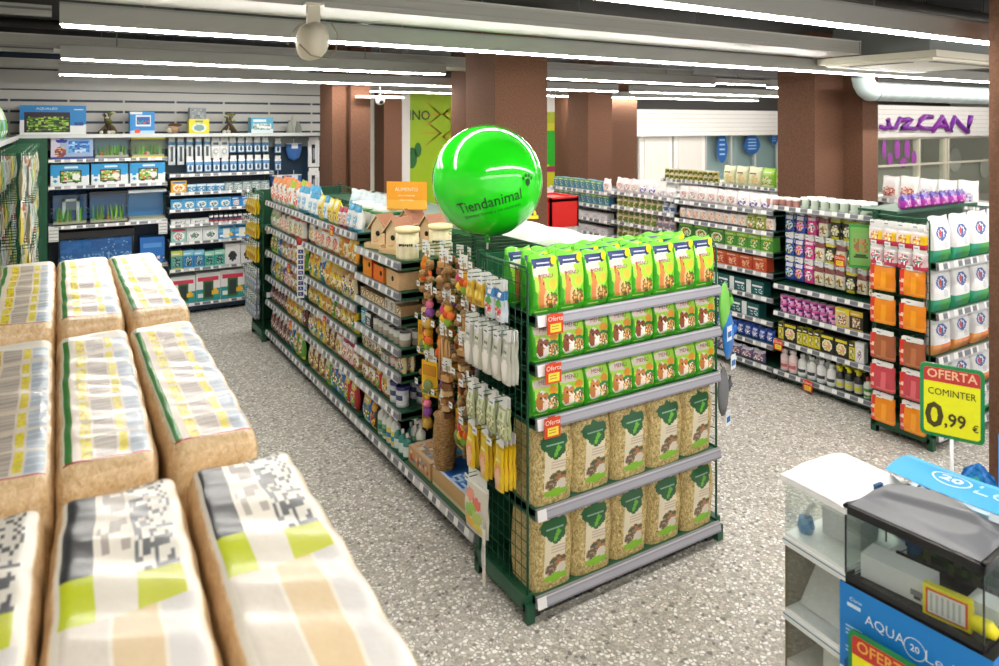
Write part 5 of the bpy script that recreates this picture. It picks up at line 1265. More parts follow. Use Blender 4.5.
ES2 = end_stand('end_stand', 'green wire end stand with white litter bags and orange hanging packs', 5.02, 6.15, 2.55, .39, .105, (.32, .62, .915, 1.252), 1.55, 'the right-hand stand', 'the mesh side', rail='tag', railh=.05)
g = G('paint'); g.box(0, 1.13, .26, .55, 1.56, 1.58, GRN); g.box(0, 1.13, .38, .40, 1.3, 1.58, GRN); part('shelf', g, ES2.o)
def litter(blue, h):
    W_ = .245
    L = [('r', 0, 0, 1, .27, '3aa84a' if blue == 'g' else 'e8803a'), ('r', 0, 0, .35, .27, '2fa07a' if blue == 'g' else 'f0a05a'), ('e', .45, .62, .26, .15, '3a5aa8'), ('e', .45, .62, .17, .1, 'e8f0f8'), ('e', .4, .62, .08, .08, 'd83a4a'), ('e', .5, .6, .07, .06, '3a5aa8'), ('e', .62, .38, .14, .08, 'd8dce0'), ('r', .2, .9, .8, .94, 'dfe4ea')]
    return pouch_g(W_, h, .09, art('f2f3f4', *L), 'eceeee', 22, 30, p=4, top=.98)
lb = {'g': Pr('litter_bag', 'bag', 'white bag with green foot', .26, litter('g', .31), d=.09), 'o': Pr('litter_bag', 'bag', 'white bag with orange foot', .26, litter('o', .29), d=.09)}
for z, k_, sn in ((1.253, 'g', 'top shelf'), (.916, 'g', 'second shelf down'), (.621, 'o', 'third shelf down'), (.321, 'o', 'fourth shelf down'), (.106, 'g', 'floor shelf')):
    for k in range(4): ES2.put(lb[k_], .145 + .27 * k, .065, z, f'{lb[k_].look}, {ordw(k + 1)} from the mesh side, {sn}, right-hand stand', f'white litter bags on the {sn} of the right-hand stand', R.uniform(-.05, .05), (1, 1, 1 if z > .8 else (.92 if z > .2 else .6)))
pur = seedbag('magenta and purple foil pack', .12, .1, 'a82fa0', '4a2f9a', ['e87ad0', 'f0d0f0', '6a2f9a', 'c83aa8'], 'e8a8e0', 91, style=3)
for k in range(7): ES2.put(pur, .22 + .13 * k, .33, 1.582, f'magenta and purple foil pack, {ordw(k + 1)} from the pots, on the right-hand stand top', 'foil packs on the right-hand stand', .1, 1.02)
M2 = M(5.0, 2.95, ES2)
HT = hp('snack_pouch', 'red and yellow snack pouch', .1, .12, 'e8d0c8', [('r', 0, 0, 1, .25, 'c82a4a'), ('ne', .5, .5, .3, .25, 12, ['f0c02a', 'c83a2a', 'f4ecd8', 'd8a06a']), ('r', .7, .3, 1, .8, 'f2c81c'), ('r', 0, .85, 1, 1, 'e8e8ec')])
HT2 = hp('snack_pouch', 'pink and teal snack pouch', .09, .12, 'e0c8cc', [('r', 0, 0, 1, .2, 'c83a5a'), ('ne', .5, .5, .36, .3, 12, ['3a9a8a', 'e8a8b0', 'f4ecec', 'b83a5a']), ('r', 0, .85, 1, 1, 'f0f0f2')])
def bigp(col, c2, nm): return hp('chew_pack', nm, .165, .17, col, [('r', 0, 0, .22, 1, 'd83a2c'), ('e', .11, .2, .07, .08, 'f0b0a0'), ('e', .11, .55, .07, .08, 'f0d0c0'), ('r', .28, .1, .98, .8, c2), ('s', .3, .15, .95, .75, 5, col, 'v')], sd=4, d=.035, ch=.03)
HOx, HBr, HRd = bigp('f0901c', 'f8a82c', 'orange chew pack'), bigp('a8603c', 'c07a50', 'brown chew pack'), bigp('c84a54', 'e07078', 'red chew pack')
mt2 = 'right-hand stand mesh'
for i in range(4): mhang(M2, HT, .055 + .098 * i, 1.5, f'red and yellow snack pouch, {ordw(i + 1)} hook, {mt2}', 'red and yellow snack pouches', n=2, L=.12)
for i in range(4): mhang(M2, HT2, .06 + .098 * i, 1.36, f'pink and teal snack pouch, {ordw(i + 1)} hook, {mt2}', 'pink and teal snack pouches', n=2, L=.12)
for z, pr, sn in ((1.2, HOx, 'top'), (.97, HOx, 'second'), (.72, HBr, 'third'), (.5, HRd, 'fourth'), (.28, HOx, 'lowest')):
    for i in range(2): mhang(M2, pr, .1 + .205 * i, z + .02, f'{pr.look}, {["far", "near"][i]} column, {sn} pack row, {mt2}', pr.look + 's on the ' + mt2, n=2, L=.12)

# second run of shelving behind, seen over the first
WBAG = [seedbag('large white bag with purple dog', .2, .26, 'f0eef0', 'f4f2f4', ['7a6ab0', 'e8e4f0', 'c8bcd8'], 'f6eef2', 101, d=.11, style=1), seedbag('white bag with red mark', .2, .26, 'f2efee', 'f4f2f2', ['b85a4a', 'f0dcd4', 'd89a8a'], 'f6f0f0', 102, d=.11, style=1), seedbag('large blue and white dog food bag', .22, .27, '4a7ab8', 'e8eef4', ['3a62a8', 'e8f0f8', 'd8b08a'], 'ffffff', 103, d=.11, style=3),
        seedbag('pale green and cream dog food bag', .22, .27, 'dfe4b8', 'eef0cc', ['f0dca8', 'c8d88a', 'e8b890'], 'f4f4dc', 104, d=.11, style=3), seedbag('lime green dog food bag', .22, .27, '8fcc3a', 'b8e05a', ['d8ecb0', '5aa02a', 'e8c88a'], 'eef6d0', 105, d=.11, style=1), seedbag('plain white padded pack', .26, .19, 'eceff0', 'f4f5f6', ['f0f2f2', 'e4e8ea', 'f6f6f6'], 'f4f6f6', 106, d=.14, style=0)]
yc = can('gold pet food can', .045, .08, 'b8a04a', 'd8c88a', ['7a6a2a', 'f0e8b0', '4a6a2a'], seed=14)
for j, (y1, nm, seqs) in enumerate(((8.15, 'fourth rear bay', ([(WBAG[5], 4)], [(yc, 20)])), (7.0, 'third rear bay', ([(WBAG[5], 6)], [(WBAG[3], 3), (WBAG[4], 2)])), (5.85, 'second rear bay', ([(WBAG[5], 5)], [(WBAG[1], 3), (WBAG[0], 3)])), (4.7, 'nearest rear bay', ([(WBAG[0], 3), (WBAG[5], 3)], [(WBAG[1], 2), (WBAG[0], 3), (WBAG[2], 1)])), (3.55, 'column bay', ([(WBAG[5], 5)], [(WBAG[1], 3), (WBAG[0], 3)])))):
    U = Unit('shelving_bay', ['pale shelving bay with gold cans seen over the box bay', 'pale shelving bay with green dog food bags seen over the box bay', 'pale shelving bay hidden behind the double column', 'pale shelving bay with white dog food bags above the pots', 'pale shelving bay running behind the rough near column'][j], (8.0, y1, 0), RZ, 1.13, 'the ' + nm, 'its far side', shelves=(.35, .7, 1.10, 1.345), base=.1, depth=.5, color='c9ccca', group='pale shelving bays of the second run')
    fill(U, 'upper shelf', 1.10, seqs[0], sc=.95)
    fill(U, 'top shelf', 1.345, seqs[1], sc=1.0, deep=1)
    if j == 0:
        for k in range(11): U.put(yc, .07 + .095 * k, .07, 1.43, f'gold pet food can, upper layer, {ordw(k + 1)} from its far side, fourth rear bay', 'upper layer gold pet food cans')

# ================================================================== aquarium wall
NV = '16324c'
W1 = Unit('aquarium_shelving', 'wall shelving bay with glass aquariums below the slatted wall', (-.08, 8.92, 0), 0, 1.15, 'the aquarium bay', 'the green post', shelves=(.61, 1.10, 1.525, 1.81), base=.12, depth=.38, color=NV, shelfcol='9fb4bc', group='wall shelving bays', top=2.05, railh=.034)
W2 = Unit('aquarium_shelving', 'wall shelving bay with filter boxes and hanging pump packs', (1.09, 8.92, 0), 0, 1.17, 'the filter bay', 'the aquariums', shelves=(.52, .83, 1.03, 1.206, 1.40, 1.61), base=.117, depth=.38, color=NV, shelfcol='9fb4bc', group='wall shelving bays', top=2.05, railh=.034)
W3 = Unit('aquarium_shelving', 'dark wall bay with hanging fish nets and long white packs', (2.28, 8.92, 0), 0, .75, 'the net bay', 'the filter bay', shelves=(.5, ), base=.117, depth=.38, color=NV, shelfcol='9fb4bc', group='wall shelving bays', top=2.05)
g = G('paint'); g.box(-.36, -.085, 8.9, 8.96, 0, 2.06, '17543a'); thing('green_post', g, 'broad dark green post between the hanging packs and the aquariums', 'post')
g = G('metal'); g.box(-.36, 3.05, 8.9, 9.32, 2.06, 2.08, 'c3c8c8'); g.box(-.36, 3.05, 8.885, 8.9, 2.045, 2.085, 'd2d6d6'); g.box(-.34, 3.03, 9.28, 9.32, 1.9, 2.06, '8a9090')
thing('wall_shelf', g, 'long pale shelf along the foot of the slatted wall', 'shelf')
def onshelf(g, name, label, cat, x, z=2.081, y=9.08, rz=0, group=None): return thing(name, g, label, cat, group, (x, y, z), rz)
aq = lambda: art('f0f4f4', ('r', 0, .5, 1, 1, '1f86cc'), ('e', .8, .5, .3, .2, '1f86cc'), ('r', .07, .06, .76, .76, '2a1c2c'), ('n', .1, .1, .73, .62, 26, ['3f7a1c', '8fc03a', '2a4a1c', 'c8d86a', '5a8a2a', '3a2430', '2a1c2c']), ('r', .07, .1, .76, .13, 'e8e0d0'), ('r', .82, .3, .95, .42, '1a4a9a'), ('r', .82, .86, .95, .9, 'c8e0f4'), seed=6)
onshelf(box_g(.6, .31, .2, aq(), 'dfe4e6', 48, 26, texts=[('AQUALED', -.06, .275, .035, 'e8f4fa', 1.2)], top='eef0f0'), 'aquarium_carton', 'large blue aquarium carton with planted tank picture on the wall shelf', 'box', -.03)
def drift(seed):
    r = random.Random(seed); g = G('wood')
    for k in range(7):
        a = r.uniform(0, 6.28); x0, y0 = .09 * math.cos(a), .05 * math.sin(a)
        g.tube([(x0, y0, 0), (x0 * .5 + r.uniform(-.02, .02), y0 * .4, .07), (r.uniform(-.03, .03), 0, .15), (r.uniform(-.06, .08), r.uniform(-.02, .02), r.uniform(.18, .25))], [.024, .018, .014, .007], ('4a3a22', '6a5430', '3a2c1a')[k % 3], 6)
    for k in range(6): g.ball((r.uniform(-.05, .07), -.02, r.uniform(.1, .24)), .02, ('5a7a2a', '8a8a3a', 'c8c4a0')[k % 3], 'matte', 7, sx=1.4, sz=.7)
    for k in range(4): g.ball((r.uniform(-.09, .06), -.05, .02), .022, 'd8d4c8', 'matte', 7)
    return g
onshelf(drift(3), 'driftwood', 'mossy driftwood branch between the large carton and the blue box', 'driftwood', .48)
onshelf(drift(8), 'driftwood', 'mossy driftwood branch beside the yellow box', 'driftwood', 1.77)
bl = art('2f8fd8', ('r', .22, .35, .86, .85, 'e8f0f4'), ('r', .28, .42, .8, .78, '1f5fb0'), ('n', .32, .45, .76, .62, 18, ['2f8fd8', 'e85a3a', '1f5fb0', '3fae8a']), ('r', 0, .0, 1, .15, 'b8dcf4'), ('e', .3, .12, .12, .1, 'e85a2c'), ('r', 0, .9, .5, 1, 'e8f4fa'), seed=4)
onshelf(box_g(.25, .25, .18, bl, '3a94d0', 26, 26, top='7fc0e8'), 'aquarium_carton', 'square blue carton with white framed tank picture on the wall shelf', 'box', .82)
g = G('matte'); g.ball((0, 0, .05), .07, 'b89a7a', None, 10, sz=.7); g.ball((.02, 0, .1), .06, '6a4a34', None, 10, sx=1.3, sz=.35); g.ball((-.04, -.03, .04), .035, 'd8c8b0', None, 8)
onshelf(g, 'rock_ornament', 'small brown capped rock ornament between the square carton and yellow box', 'ornament', 1.15)
yba = art('e8e03a', ('e', .5, .4, .36, .3, 'd8e4e0'), ('e', .5, .4, .26, .22, '7fa8a8'), ('r', .3, .78, .7, .9, '5a8ab0'), ('r', 0, 0, 1, .08, 'c8d83a'))
onshelf(box_g(.22, .17, .16, yba, 'd8d82a', 20, 18, top='e8e4a0'), 'ornament_carton', 'yellow carton with grey picture under a small grey box', 'box', 1.42)
onshelf(box_g(.18, .13, .12, art('8a9298', ('e', .5, .5, .36, .36, 'c0c8cc'), ('e', .5, .5, .2, .22, '4a5a6a'), ('n', .1, .1, .9, .9, 8, ['8a9298', 'a8b0b4', '6a7278', '8a9298'])), '9aa0a4', 16, 14), 'ornament_carton', 'small grey carton with round picture on top of the yellow carton', 'box', 1.41, 2.252)
onshelf(box_g(.26, .19, .18, art('5fb4d8', ('r', 0, 0, 1, .3, 'dfeef4'), ('n', .1, .2, .9, .6, 14, ['e8f4f8', '8fc8dc', '3a6a7a', 'f4f8f8', 'a8b89a']), ('r', .1, .75, .7, .88, 'eaf6fa')), '7fc0dc', 22, 18, top='9fd0e4'), 'ornament_carton', 'light blue carton with stone picture near the end of the wall shelf', 'box', 2.14)
g = G('matte')
for k, (x, h_) in enumerate(((-.05, .16), (0, .22), (.05, .14), (.02, .12))): g.lathe([(.05, 0), (.045, h_ * .5), (.03, h_ * .8), (.01, h_)], 7, ('a8aca4', 'c0c2ba', '8a9088', 'b4b6ae')[k], (x, (k % 2) * .03 - .02, 0))
onshelf(g, 'rock_ornament', 'pale grey stone castle ornament at the column end of the wall shelf', 'ornament', 2.55)
# first bay
def picbox(sd, b='2f9ad8'): return art('eef4f6', ('r', 0, .62, 1, 1, b), ('e', .2, .6, .25, .12, b), ('e', .85, .66, .2, .2, b), ('r', .24, .2, .78, .72, '1f2a2c'), ('n', .27, .25, .75, .66, 22, ['4fae2a', '8fd04a', 'e8782c', 'f4f0e8', '2a5a2a', 'a8c86a']), ('e', .66, .42, .1, .14, 'f2f0ec'), ('e', .12, .45, .06, .06, '2f9ad8'), ('e', .12, .25, .05, .05, '2f9ad8'), ('r', .3, .12, .4, .16, '6a4a3a'), ('r', .62, .12, .7, .16, '6a4a3a'), ('r', .35, .82, .7, .9, 'dff0fa'), seed=sd)
for k in range(3):
    W1.put(Pr('aquarium_carton', 'box', 'x', .36, box_g(.355, .235, .25, picbox(11 + k), 'dfe8ea', 34, 22, top='eaf0f0')), .2 + .375 * k, .14, 1.526, f'white and blue tank carton with plant picture, {ordw(k + 1)} from the green post', 'tank cartons on the second shelf')
W1.put(Pr('toy_carton', 'box', 'x', .4, box_g(.39, .235, .2, art('9fb8d8', ('r', 0, 0, .2, 1, 'd8d0e4'), ('r', .4, .3, .9, .85, '2f7ad0'), ('n', .42, .32, .9, .8, 16, ['2f7ad0', '6ab0e8', '1f5ab0', 'c8e0f8']), ('r', 0, 0, 1, .15, '3a4a9a'), ('e', .25, .85, .14, .09, '24309a'), ('ne', .22, .35, .13, .25, 18, ['7a3a5a', 'e8b8a0', '9a5a3a']), seed=8), '8aa4c8', 34, 22)), .22, .12, 1.811, 'lilac blue carton with blue castle print on the shelf under the driftwood', None)
def tank(w, h, d, lid, water, base='2a2c30', deco=True, backd='1f5a9a', seed=1, lidh=.03):
    g = G('gloss'); g.box(-w / 2, w / 2, -d / 2, d / 2, 0, .015, base); g.box(-w / 2 + .005, w / 2 - .005, d / 2 - .012, d / 2 - .006, .015, h - .02, backd)
    gl = G('glass')
    gl.box(-w / 2, w / 2, -d / 2, -d / 2 + .004, .015, h - lidh, 'ffffff'); gl.box(-w / 2, -w / 2 + .004, -d / 2 + .004, d / 2, .015, h - lidh, 'ffffff'); gl.box(w / 2 - .004, w / 2, -d / 2 + .004, d / 2, .015, h - lidh, 'ffffff')
    l = G('gloss'); l.box(-w / 2 - .004, w / 2 + .004, -d / 2 - .004, d / 2 + .004, h - lidh, h, lid)
    P = [('pane', gl), ('lid', l)]
    s = G('matte'); s.box(-w / 2 + .008, w / 2 - .008, -d / 2 + .01, d / 2 - .014, .015, .035, 'c8c0a8'); r = random.Random(seed)
    P.append(('gravel', s))
    if deco:
        p = G('matte')
        for k in range(26):
            x = r.uniform(-w * .4, w * .4); y = r.uniform(-d * .3, d * .3); a = r.uniform(-.4, .4)
            p.poly([(x - .008, y, .03), (x + .008, y, .03), (x + .004 + a * .05, y, .03 + h * r.uniform(.2, .5)), (x + a * .05 - .002, y, .03 + h * .5)], ('4fae3a', '2f7a2a', '9ad04a', '7a9a3a')[k % 4])
        P.append(('plants', p))
        o = G('matte')
        for k in range(4): o.ball((r.uniform(-w * .3, w * .3), -d * .1, .04), .03, ('8a7a5a', 'd8d0c0', 'e86a3a', '5a4a3a')[k], None, 7)
        P.append(('rocks', o))
    return g, P
def puttank(U, args, lx, z, lab, rz=0, ly=.17, **kw):
    g, P = tank(*args, **kw); return Pr('fish_tank', 'aquarium', lab, args[0], g, P).put(U.W(lx, ly, z), U.rz + rz, lab, None)
puttank(W1, (.34, .24, .22, '7a8288', 1), .6, 1.811, 'small tank with grey lid and pink gravel on the top aquarium shelf', base='5a6a9a', backd='6a94a8', seed=2)
puttank(W1, (.34, .24, .22, 'e8e02a', 1), .96, 1.811, 'small tank with yellow lid and yellow base on the top aquarium shelf', base='f0e01c', backd='8a9a7a', seed=3)
puttank(W1, (.32, .33, .22, '4a5a6a', 1), .2, 1.101, 'low glass tank with white arch and green plant, nearest the green post', backd='2a72c0', seed=4, lidh=.004)
g = G('matte'); g.box(-.08, -.05, -.01, .02, 0, .24, 'e8eef2'); g.box(.05, .08, -.01, .02, 0, .24, 'e8eef2'); g.box(-.08, .08, -.01, .02, .21, .24, 'e8eef2'); g.box(-.05, .05, 0, .01, .12, .21, '7a8aa0')
thing('white_arch', g, 'white arch ornament standing in the low glass tank', 'ornament', None, (.13, 9.1, 1.137))
puttank(W1, (.37, .35, .24, '22303c', 1), .57, 1.101, 'glass tank with dark lid and lime plant on driftwood', backd='246ab4', seed=5)
puttank(W1, (.38, .35, .24, 'dfeaf0', 1), .95, 1.101, 'glass tank with white lid and blue backdrop beside the filter bay', base='dfe6ea', backd='3a86cc', seed=6, deco=False)
g = G('matte'); g.grid(lambda u, v: (-.06 + 1.11 * u, 9.29, 1.12 + .36 * v), 60, 20, lambda u, v: ('1d4a8a', '2a62a0', '173c70')[int(hsh(int(u * 60), int(v * 20), 4) * 3)] if v > .4 else ('2a62a0', '8fb0c8', '1d4a8a', '4a7aa8')[int(hsh(int(u * 60), int(v * 20), 5) * 4)], sm=False)
g.box(-.06, 1.05, 9.291, 9.295, 1.12, 1.48, '1d3a60'); thing('sea_backdrop', g, 'blue underwater picture panel behind the three glass tanks', 'picture panel', None)
g, P = tank(.72, .42, .28, '15171a', 1, base='1a1c20', backd='2a6fb8', seed=7, lidh=.07)
lt = Pr('fish_tank', 'aquarium', 'x', .72, g, P).put(W1.W(.45, .17, .611), 0, 'long tank with black lid and deep blue backdrop under the glass tanks', None)
g = G('matte'); g.grid(lambda u, v: (-.34 + .68 * u, -.122, .03 + .3 * v), 50, 22, lambda u, v: (('1f68b8', '2874c4', '1d60ae')[int(hsh(int(u * 12), int(v * 9), 2) * 3)] if hsh(int(u * 50), int(v * 22), 7) < (.97 if v > .45 else .72) else '8fc4ec'), sm=False); part('sea_picture', g, lt)
W1.put(Pr('fish_tank_carton', 'box', 'x', .24, box_g(.25, .3, .2, art('2a74c8', ('r', .1, .6, .9, .8, '5a9ae0'), ('n', 0, 0, 1, .25, 14, ['8a6a5a', '2a74c8', 'd8dce0', '1d5aa8'])), '2a6ab8', 16, 18)), 1.0, .15, .611, 'plain blue tank carton at the right of the long tank', None)
for lx in (.05, 1.1):
    g = G('matte'); g.box(-.045, .045, -.002, .002, -.15, 0, 'e4e6e4')
    for k in range(4): g.box(-.04, .04, -.003, -.002, -.035 - .035 * k, -.028 - .035 * k, '9aa0a4')
    thing('price_card', g, f'white price card on the tank shelf rail beside the {"green post" if lx < .5 else "filter bay"}', 'card', 'white price cards on the tank shelf', W1.W(lx, -.03, 1.10))
fill(W1, 'floor shelf', .12, [(carton('blue and white tank carton', .3, .36, .25, '2a7ac8', 'e8f0f4', FISH, 'ffffff', 131, 3), 3)])
# second bay
fb = carton('white filter carton with green and blue foot', .27, .33, .22, 'f0f0ee', '2f9a9a', ['3a6a3a', 'd83a5a', '2a3a3a'], 'e8f0f0', 141, 3)
fill(W2, 'floor shelf', .117, [(fb, 4)], ref='the aquariums')
pump = [carton('green and yellow pump box', .12, .21, .12, '5aa8a0', 'd8d85a', ['2a3a40', '8fd0c8', '4a5a60'], 'e8f4e8', 142, 0), carton('blue pump box', .115, .21, .12, '3a8ac8', '8fd0e8', ['2a3a44', 'b8e0e8', '4a6a7a'], 'e8f4fa', 143, 0), carton('teal pump box', .11, .18, .12, '3aa89a', 'a8e0c8', ['1f3034', '8fd0c0', '2a5a54'], 'e8f8f0', 144, 0), carton('white box with black filter', .17, .24, .14, 'f0eeee', 'f4f2f2', ['22262a', '22262a', '3a3e44'], 'f4f4f4', 145, 1)]
fill(W2, 'second shelf', .52, [(pump[0], 1), (pump[1], 2), (pump[2], 2), (pump[3], 3)])
b3 = [carton('red and teal box', .17, .17, .1, '9ad0c8', 'd83a4a', ['e85a6a', 'f0e8e0', '3a8a7a'], 'ffffff', 146, 1), carton('white box with fish picture', .17, .16, .1, 'e8ecec', 'd0e0dc', ['8aa8a0', 'f0f4f0', '5a7a6a'], 'ffffff', 147, 1), carton('sky blue box with fish', .17, .17, .1, '6ab8e0', '3a94d0', ['e8f4f8', '2a6a9a', 'f0f0e0'], 'ffffff', 148, 3), carton('yellow and green box', .12, .17, .1, 'c8c83a', '8ab83a', ['f0e87a', '5a8a2a'], 'ffffff', 149, 0)]
fill(W2, 'third shelf', .83, [(b3[0], 1), (b3[1], 2), (b3[2], 2), (b3[3], 2)])
smv = jar('small white bottle with black cap', .022, .1, 'f0f0ee', 'b84a4a', '1f1f22', 'small_bottle'); smw = carton('long white lamp box', .2, .06, .08, 'eef0f0', 'd0d4d4', ['8a9498', 'f4f4f4'], 'ffffff', 151, 0)
fill(W2, 'fourth shelf', 1.03, [(smw, 2), (smv, 18)])
fish = [carton('light blue food box with yellow fish', .13, .12, .08, '5aa8d8', '2a7ab8', ['f0d02a', '8fd0e8', 'e8e8d8', '2a5a8a'], 'e8f4fa', 152, 1), carton('blue bubble food box', .11, .12, .08, '3a94d8', '1f6ab0', ['e8f4fa', '8fc8e8', 'f0a03a'], 'ffffff', 153, 0)]
fill(W2, 'fifth shelf', 1.206, [(fish[0], 5), (fish[1], 9)])
mixb = [carton('orange and blue starter box', .17, .14, .1, 'f0b02a', '3a7ab8', ['e8782c', 'f4e4a0'], 'ffffff', 154, 1), carton('blue and white filter sponge box', .1, .09, .08, '4a90c0', 'c8e0ec', ['e8f0f4', '2a6a9a', '8ab8d0'], 'ffffff', 155, 0), carton('grey and white cartridge box', .1, .1, .08, 'a8b4b4', '6a8a8a', ['e8ecec', '4a7a7a', 'c8d0d0'], 'ffffff', 156, 0)]
fill(W2, 'sixth shelf', 1.40, [(mixb[0], 1), (mixb[1], 4), (mixb[2], 6)])
HPm = hp('pump_pack', 'long white and grey pump pack', .075, .27, 'dfe6ea', [('r', .3, .12, .7, .8, '3a4650'), ('r', .3, .4, .7, .44, 'aab4ba'), ('r', 0, .88, 1, 1, '3a8ac0')])
HPb = hp('pump_pack', 'short blue and white pump pack', .08, .14, '5a94c8', [('r', .15, .1, .85, .6, 'e8f0f4'), ('e', .5, .35, .2, .2, '3a5a78'), ('r', 0, .85, 1, 1, 'f4f6f6')])
HPw = hp('pump_pack', 'white round filter pack', .1, .2, 'eef0f0', [('e', .5, .4, .3, .2, 'b8c0c4'), ('e', .5, .4, .16, .1, 'e8ecee'), ('r', .2, .8, .8, .9, '4a6a8a')])
for i in range(12):
    pr = HPm if i < 5 else (HPw if i in (5, 6) else HPb); lx = .05 + .097 * i
    link('hook', HKS, W2.o, (lx, .3, 2.02)); W2.put(pr, lx, .2, 2.01, f'{pr.look}, {ordw(i + 1)} on the upper hooks of the filter bay', 'hanging packs on the upper hooks')
    if i > 1: link('hook', HKS, W2.o, (lx, .3, 1.80)); W2.put(HPb, lx, .16, 1.79, f'short blue and white pump pack, {ordw(i - 1)} on the lower hooks of the filter bay', 'hanging packs on the lower hooks')
# net bay
g = G('film'); g.lathe([(.001, -.28), (.07, -.24), (.1, -.14), (.1, -.06)], 14, '3a6ab0', sy=.4, m='cloth'); g.tube([(0, 0, 0), (0, 0, -.06)], .004, 'e8ecee', 5, 'metal'); g.tube([(.1 * math.cos(a), .04 * math.sin(a), -.06) for a in [2 * PI * k / 14 for k in range(15)]], .005, 'e8ecee', 5, 'metal'); g.box(-.04, .04, -.05, -.048, -.12, -.05, 'e8f0f8', 'matte')
NT = Pr('fish_net', 'fish net', 'x', .2, g)
for i, (lx, z) in enumerate(((.3, 2.0), (.3, 1.6), (.1, 1.6))): link('hook', HKS, W3.o, (lx, .38, z + .01)); W3.put(NT, lx, .27, z, f'blue fish net hanging in the net bay, {["upper one", "lower one", "one beside the filter bay"][i]}', 'blue fish nets')
LPk = hp('long_pack', 'long white pack with black tube', .15, .34, 'f0f0f2', [('r', .35, .15, .6, .85, '2a2e34'), ('r', .4, .3, .56, .7, '8a9298'), ('r', .7, .1, .9, .8, 'd8dce0')])
for i, (lx, z) in enumerate(((.56, 2.02), (.56, 1.62), (.72, 2.02), (.72, 1.62))): link('hook', HKS, W3.o, (lx, .38, z)); W3.put(LPk, lx, .27, z - .02, f'long white pack with black tube, {["upper inner", "lower inner", "upper outer", "lower outer"][i]} one of the net bay', 'long white packs')
for i, z in enumerate((2.0, 1.78)): link('hook', HKS, W3.o, (.1, .38, z)); W3.put(HPb, .1, .27, z - .01, f'short blue pack on the dark panel of the net bay, {["upper", "lower"][i]} one', 'short blue packs')
fill(W3, 'second shelf', .5, [(b3[2], 2), (b3[1], 2)]); fill(W3, 'floor shelf', .117, [(fb, 2)])

# ================================================================== hooks along the left wall
LW = Unit('wall_rack', 'wall rack crowded with hanging packs at the photo edge', (-.36, 5.9, 0), PI / 2, 2.95, 'the wall rack', 'the near end', shelves=(.6,), base=.12, top=2.0, depth=.2, color='7a8a80', group='wall racks', rail='tag')
g = G('metal'); g.box(-.66, -.35, 5.9, 8.88, 2.045, 2.06, 'd8dad8'); g.box(-.35, -.335, 5.9, 8.88, 2.035, 2.075, 'e6e8e6'); thing('wall_shelf', g, 'pale shelf above the hanging packs on the left wall', 'shelf')
LP_ = [hp('grooming_pack', n_, .1, h_, b_, L_) for n_, h_, b_, L_ in (
  ('beige leash pack', .28, 'd8cdb0', [('n', .1, .1, .9, .7, 10, ['e8e0cc', '8a7a5a', 'c8b890']), ('r', 0, .8, 1, 1, '6a8a3c')]),
  ('clear and blue brush pack', .28, 'cfdde2', [('r', .3, .1, .7, .75, '3a7aa8'), ('n', .1, .1, .3, .8, 9, ['e8f0f2', 'a8c0c8']), ('r', 0, .85, 1, 1, 'f4f4f2')]),
  ('yellow carded comb pack', .26, 'e0cf5a', [('r', .3, .1, .7, .6, '3a3a34'), ('r', .1, .75, .9, .9, 'f4f0d0')]),
  ('black handled tool pack', .26, 'd4d6d0', [('r', .35, .05, .65, .7, '22231f'), ('r', 0, .8, 1, 1, 'c8483a')]),
  ('green and white collar pack', .27, 'a8c47a', [('n', .1, .1, .9, .7, 10, ['e8f0d8', '4a7a3a', 'c8d8a8']), ('r', 0, .85, 1, 1, 'f4f6f0')]))]
for r_, z in enumerate((1.97, 1.64, 1.32, 1.0)):
    for i in range(17):
        pr = LP_[(i * 3 + r_ * 2 + (i // 4)) % 5]; lx = .1 + .168 * i
        link('hook', HKL, LW.o, (lx, .2, z + .004))
        LW.put(pr, lx, .2 - .35 - .04 * (i % 2), z, f'{pr.look} on the wall rack, {["top", "second", "third", "lowest"][r_]} row, {ordw(i + 1)} hook', 'packs on the wall rack', R.uniform(-.12, .12))
        if i % 2 == 0: LW.put(LP_[(i + r_) % 5], lx, .2 - .2, z, f'{LP_[(i + r_) % 5].look} behind the front one, {["top", "second", "third", "lowest"][r_]} rack row, {ordw(i + 1)} hook', 'packs behind on the wall rack', R.uniform(-.12, .12))
gp = [('5fae3a', 'green and white crinkled bag', 'c8e0b0'), ('d83a9a', 'magenta and clear bag', 'e8c0d8'), ('8fb8c8', 'clear pale blue bag', 'dfeaf0'), ('e8e2d2', 'cream bag', 'ffffff')]
for i in range(14):
    b_, n_, a_ = gp[i % 4]
    pr = cached(n_, lambda: seedbag(n_ + ' ', .22, .3, b_, a_, ['e8e0d0', b_, a_, '7a8a6a'], 'f4f4f0', 160 + i, d=.14, style=3, kind='toy_bag'))
    LW.put(pr, .1 + .16 * i, .1 + .02 * (i % 2), 2.062, f'{pr.look} on the left wall shelf, {ordw(i + 1)} from the near end', 'bags on the left wall shelf', .2)
# ================================================================== aquarium display in the near right corner
TZ = .40
g = G('paint'); g.box(2.09, 3.0, .55, 1.55, TZ - .04, TZ, 'ece9e2'); g.box(2.12, 2.95, .62, 1.5, .08, TZ - .04, 'd8d5cd'); g.box(2.14, 2.9, .66, 1.46, 0, .08, '8a8880')
thing('display_table', g, 'white display plinth carrying the aquariums and cartons', 'plinth')
